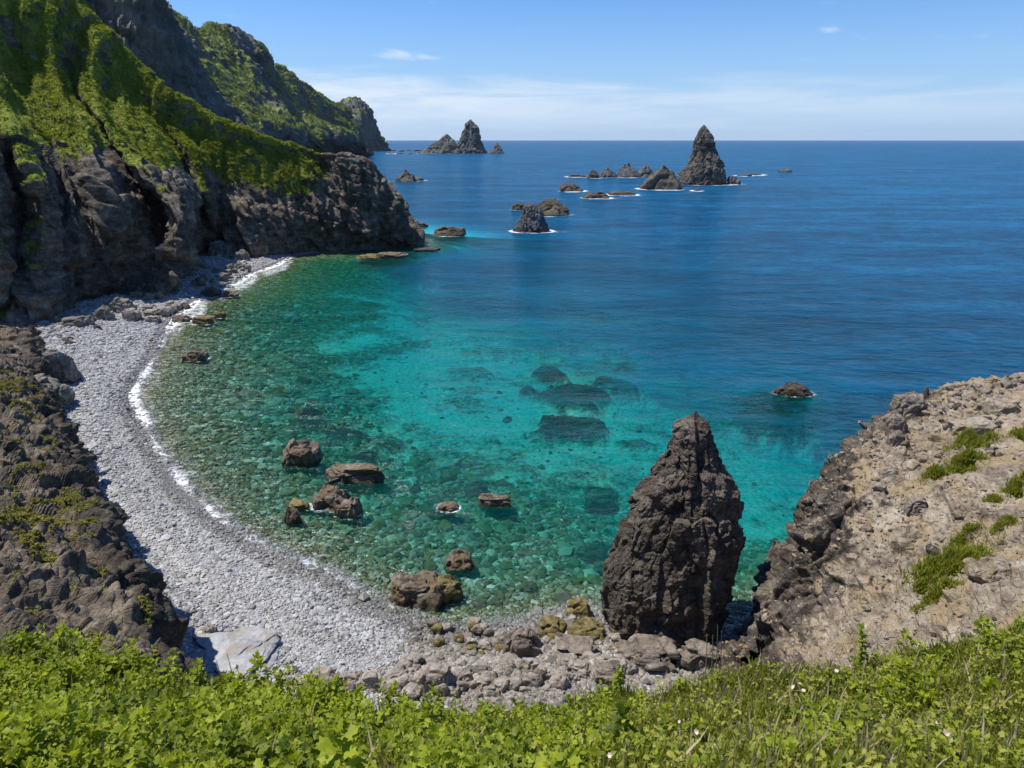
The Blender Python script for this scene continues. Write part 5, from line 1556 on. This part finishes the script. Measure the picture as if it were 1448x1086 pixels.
# scrub on the hills: one leafy mass per slope
def scrub(name, V, n2, at, T, count, r0, r1, mat, label, thr=0.62, quads=9, seed=1, wfun=None):
    r = np.random.default_rng(seed)
    U_, W_, Fz = project(V)
    m = np.where((at['grass'] > thr) & (n2[:, 2] > 0.28) & (U_ > -160) & (W_ > -120) & T)[0]
    if len(m) == 0: return
    i = m[r.integers(0, len(m), count)]
    c = V[i] + r.normal(0, .2, (count, 3)) * r1 * np.array([1, 1, .2])
    rad = r.uniform(r0, r1, count) * (0.6 + 0.8 * r.random(count))
    cl = 0.6 * fbm(c / (r1 * 5), 3, seed + 3)
    I = np.repeat(np.arange(count), quads)
    n = len(I)
    dirs = r.normal(0, 1, (n, 3))
    dirs[:, 2] = np.abs(dirs[:, 2]) * .8
    dirs /= np.linalg.norm(dirs, axis=1, keepdims=True)
    pos = c[I] + dirs * (rad[I] * .62)[:, None]
    yaw = np.arctan2(-dirs[:, 0], dirs[:, 1])
    pit = np.arcsin(np.clip(dirs[:, 2], -1, 1)) - 1.0 + r.normal(0, .4, n)
    V1, F1, A1 = instance(QUAD_V, QUAD_F, pos, yaw, pit, r.normal(0, .5, n), rad[I] * r.uniform(.5, .95, n), np.clip(0.38 + cl[I] + dirs[:, 2] * .12 + r.normal(0, .15, n) + r.normal(0, .12, count)[I], 0, 1))
    o = mesh_obj(name, V1, F1, mat, {'tint': A1})
    tag(o, label, 'scrub', kind='stuff')
Tn = np.tile(np.linspace(0, 1, 470), 760)
scrub('scrub', HV, HN, HA, Tn > 0.26, 42000, .18, 0.46, M_SCRUB, 'dense low green scrub on the near hillside above the rocks', .66, 9, 11)
Tn = np.tile(np.linspace(0, 1, 520), 720)
scrub('scrub', CV, CN, CA, Tn < 0.7, 9000, .07, .22, M_SCRUBC, 'patchy yellow green turf on top of the near crag', .52, 7, 12)
Tn = np.tile(np.linspace(0, 1, 260), 420)
scrub('scrub', RV, RN, RA, Tn > 0.3, 14000, .8, 2.2, M_SCRUBF, 'green scrub on the long ridge that runs out to sea', .66, 7, 13)

# ------------------------------------------------------------------ light, sky
SUN_EL = math.radians(63)
SUN_AZ = math.atan2(-0.95, 0.22)        # bearing of the sun from +Y towards +X
sd_ = bpy.data.lights.new('sun', 'SUN')
sd_.energy = 5.0
sd_.angle = math.radians(0.53)
sd_.color = (1.0, 0.955, 0.89)
so = bpy.data.objects.new('sun', sd_)
COL.objects.link(so)
from mathutils import Vector
dv = Vector((math.sin(SUN_AZ) * math.cos(SUN_EL), math.cos(SUN_AZ) * math.cos(SUN_EL), math.sin(SUN_EL)))
so.rotation_euler = dv.to_track_quat('Z', 'Y').to_euler()
so.location = (-60, 40, 120)

w = bpy.data.worlds.new('World')
scene.world = w
w.use_nodes = True
t = NT(w)
sky = t.n('ShaderNodeTexSky', {'sky_type': 'NISHITA', 'sun_disc': False})
sky.sun_elevation = SUN_EL
sky.sun_rotation = SUN_AZ
sky.altitude = 40
sky.air_density = 1.0
sky.dust_density = 0.0
sky.ozone_density = 4.0
gen = t.n('ShaderNodeTexCoord').outputs['Generated']
sep = t.n('ShaderNodeSeparateXYZ', Vector=gen)
el = sep.outputs[2]
azm = t.math('ARCTAN2', sep.outputs[0], sep.outputs[1])
cv = t.n('ShaderNodeCombineXYZ', X=azm, Y=el).outputs[0]
str_ = t.n('ShaderNodeMapping', Vector=cv, Rotation=(0, 0, 0.02), Scale=(4.5, 42, 1)).outputs[0]
n1 = t.noise(str_, 1.0, 8, 0.62, 0.5)
n2_ = t.noise(t.n('ShaderNodeMapping', Vector=cv, Scale=(13, 60, 1)).outputs[0], 1.0, 7, 0.6, 0.8)
# a veil of thin cloud that thickens to the left, with a wispy upper edge
top = t.math('SUBTRACT', 0.083, t.math('MULTIPLY', azm, 0.022))
edge = t.math('ADD', t.math('SUBTRACT', top, el), t.math('MULTIPLY', t.math('SUBTRACT', n1, 0.5), 0.075))
veil = t.math('MULTIPLY', t.rng(edge, -0.004, 0.036), t.rng(n1, 0.28, 0.62, 0.35, 1.0))
veil = t.math('MULTIPLY', veil, t.rng(azm, -0.35, 0.70, 0.92, 0.35))
veil = t.math('MULTIPLY', veil, t.rng(el, 0.0, 0.045, 0.30, 1.0))
def puff(u, v, sx, sy, s):
    d = ray(u, v)
    d = d / np.linalg.norm(d)
    a0, e0 = math.atan2(d[0], d[1]), d[2]
    xx = t.math('DIVIDE', t.math('SUBTRACT', azm, a0), sx)
    yy = t.math('DIVIDE', t.math('SUBTRACT', el, e0), sy)
    r2 = t.math('ADD', t.math('MULTIPLY', xx, xx), t.math('MULTIPLY', yy, yy))
    gss = t.math('EXPONENT', t.math('MULTIPLY', r2, -1.0))
    return t.math('MULTIPLY', t.rng(t.math('ADD', t.math('MULTIPLY', gss, 0.55), t.math('MULTIPLY', t.math('SUBTRACT', n2_, 0.5), 1.9)), 0.25, 0.85), s)
cl = veil
for a in [(563, 77, .030, .008, .85), (600, 80, .022, .005, .5), (1174, 41, .016, .006, .55), (1160, 6, .030, .006, .4), (1110, 108, .05, .004, .25)]:
    cl = t.math('MAXIMUM', cl, puff(*a))
skyc = t.mix(1.0, sky.outputs[0], (0.60, 0.90, 1.26, 1), 'MULTIPLY')
bgz = t.n('ShaderNodeBackground', Color=skyc, Strength=0.095)
bgh = t.n('ShaderNodeBackground', Color=(0.42, 0.62, 0.90, 1), Strength=0.80)
bg = t.n('ShaderNodeMixShader', i0=t.rng(el, -0.02, 0.20, 0.92, 0.0), i1=bgz.outputs[0], i2=bgh.outputs[0])
bc = t.n('ShaderNodeBackground', Color=(0.76, 0.85, 0.96, 1), Strength=0.86)
mx = t.n('ShaderNodeMixShader', i0=cl, i1=bg.outputs[0], i2=bc.outputs[0])
ow = t.n('ShaderNodeOutputWorld')
t.t.links.new(mx.outputs[0], ow.inputs['Surface'])

# thin sea air over the whole view
hz = bpy.data.materials.new('sea_air')
ht = NT(hz)
hv = ht.n('ShaderNodeVolumePrincipled', Color=(0.78, 0.87, 0.98, 1), Density=0.000012, Anisotropy=0.2)
ho = ht.n('ShaderNodeOutputMaterial')
ht.t.links.new(hv.outputs[0], ho.inputs['Volume'])
HX = 44000.0
hV = np.array([[x, y, z] for x in (-HX, HX) for y in (-400, HX) for z in (-40.0, 420.0)])
hF = np.array([[0, 1, 3, 2], [4, 6, 7, 5], [0, 4, 5, 1], [2, 3, 7, 6], [0, 2, 6, 4], [1, 5, 7, 3]])
tag(mesh_obj('haze', hV, hF, hz), 'thin pale sea haze over the water and hills', 'haze', kind='stuff')

scene.view_settings.view_transform = 'Standard'
scene.view_settings.look = 'None'
scene.view_settings.exposure = 0.3
scene.view_settings.gamma = 1.0
scene.view_settings.use_curve_mapping = False
scene.cycles.max_bounces = 6
scene.cycles.diffuse_bounces = 3
scene.cycles.glossy_bounces = 2
scene.cycles.transparent_max_bounces = 8
scene.cycles.transmission_bounces = 2
scene.cycles.caustics_reflective = False
scene.cycles.caustics_refractive = False
scene.cycles.sample_clamp_indirect = 4.0
scene.cycles.use_denoising = True
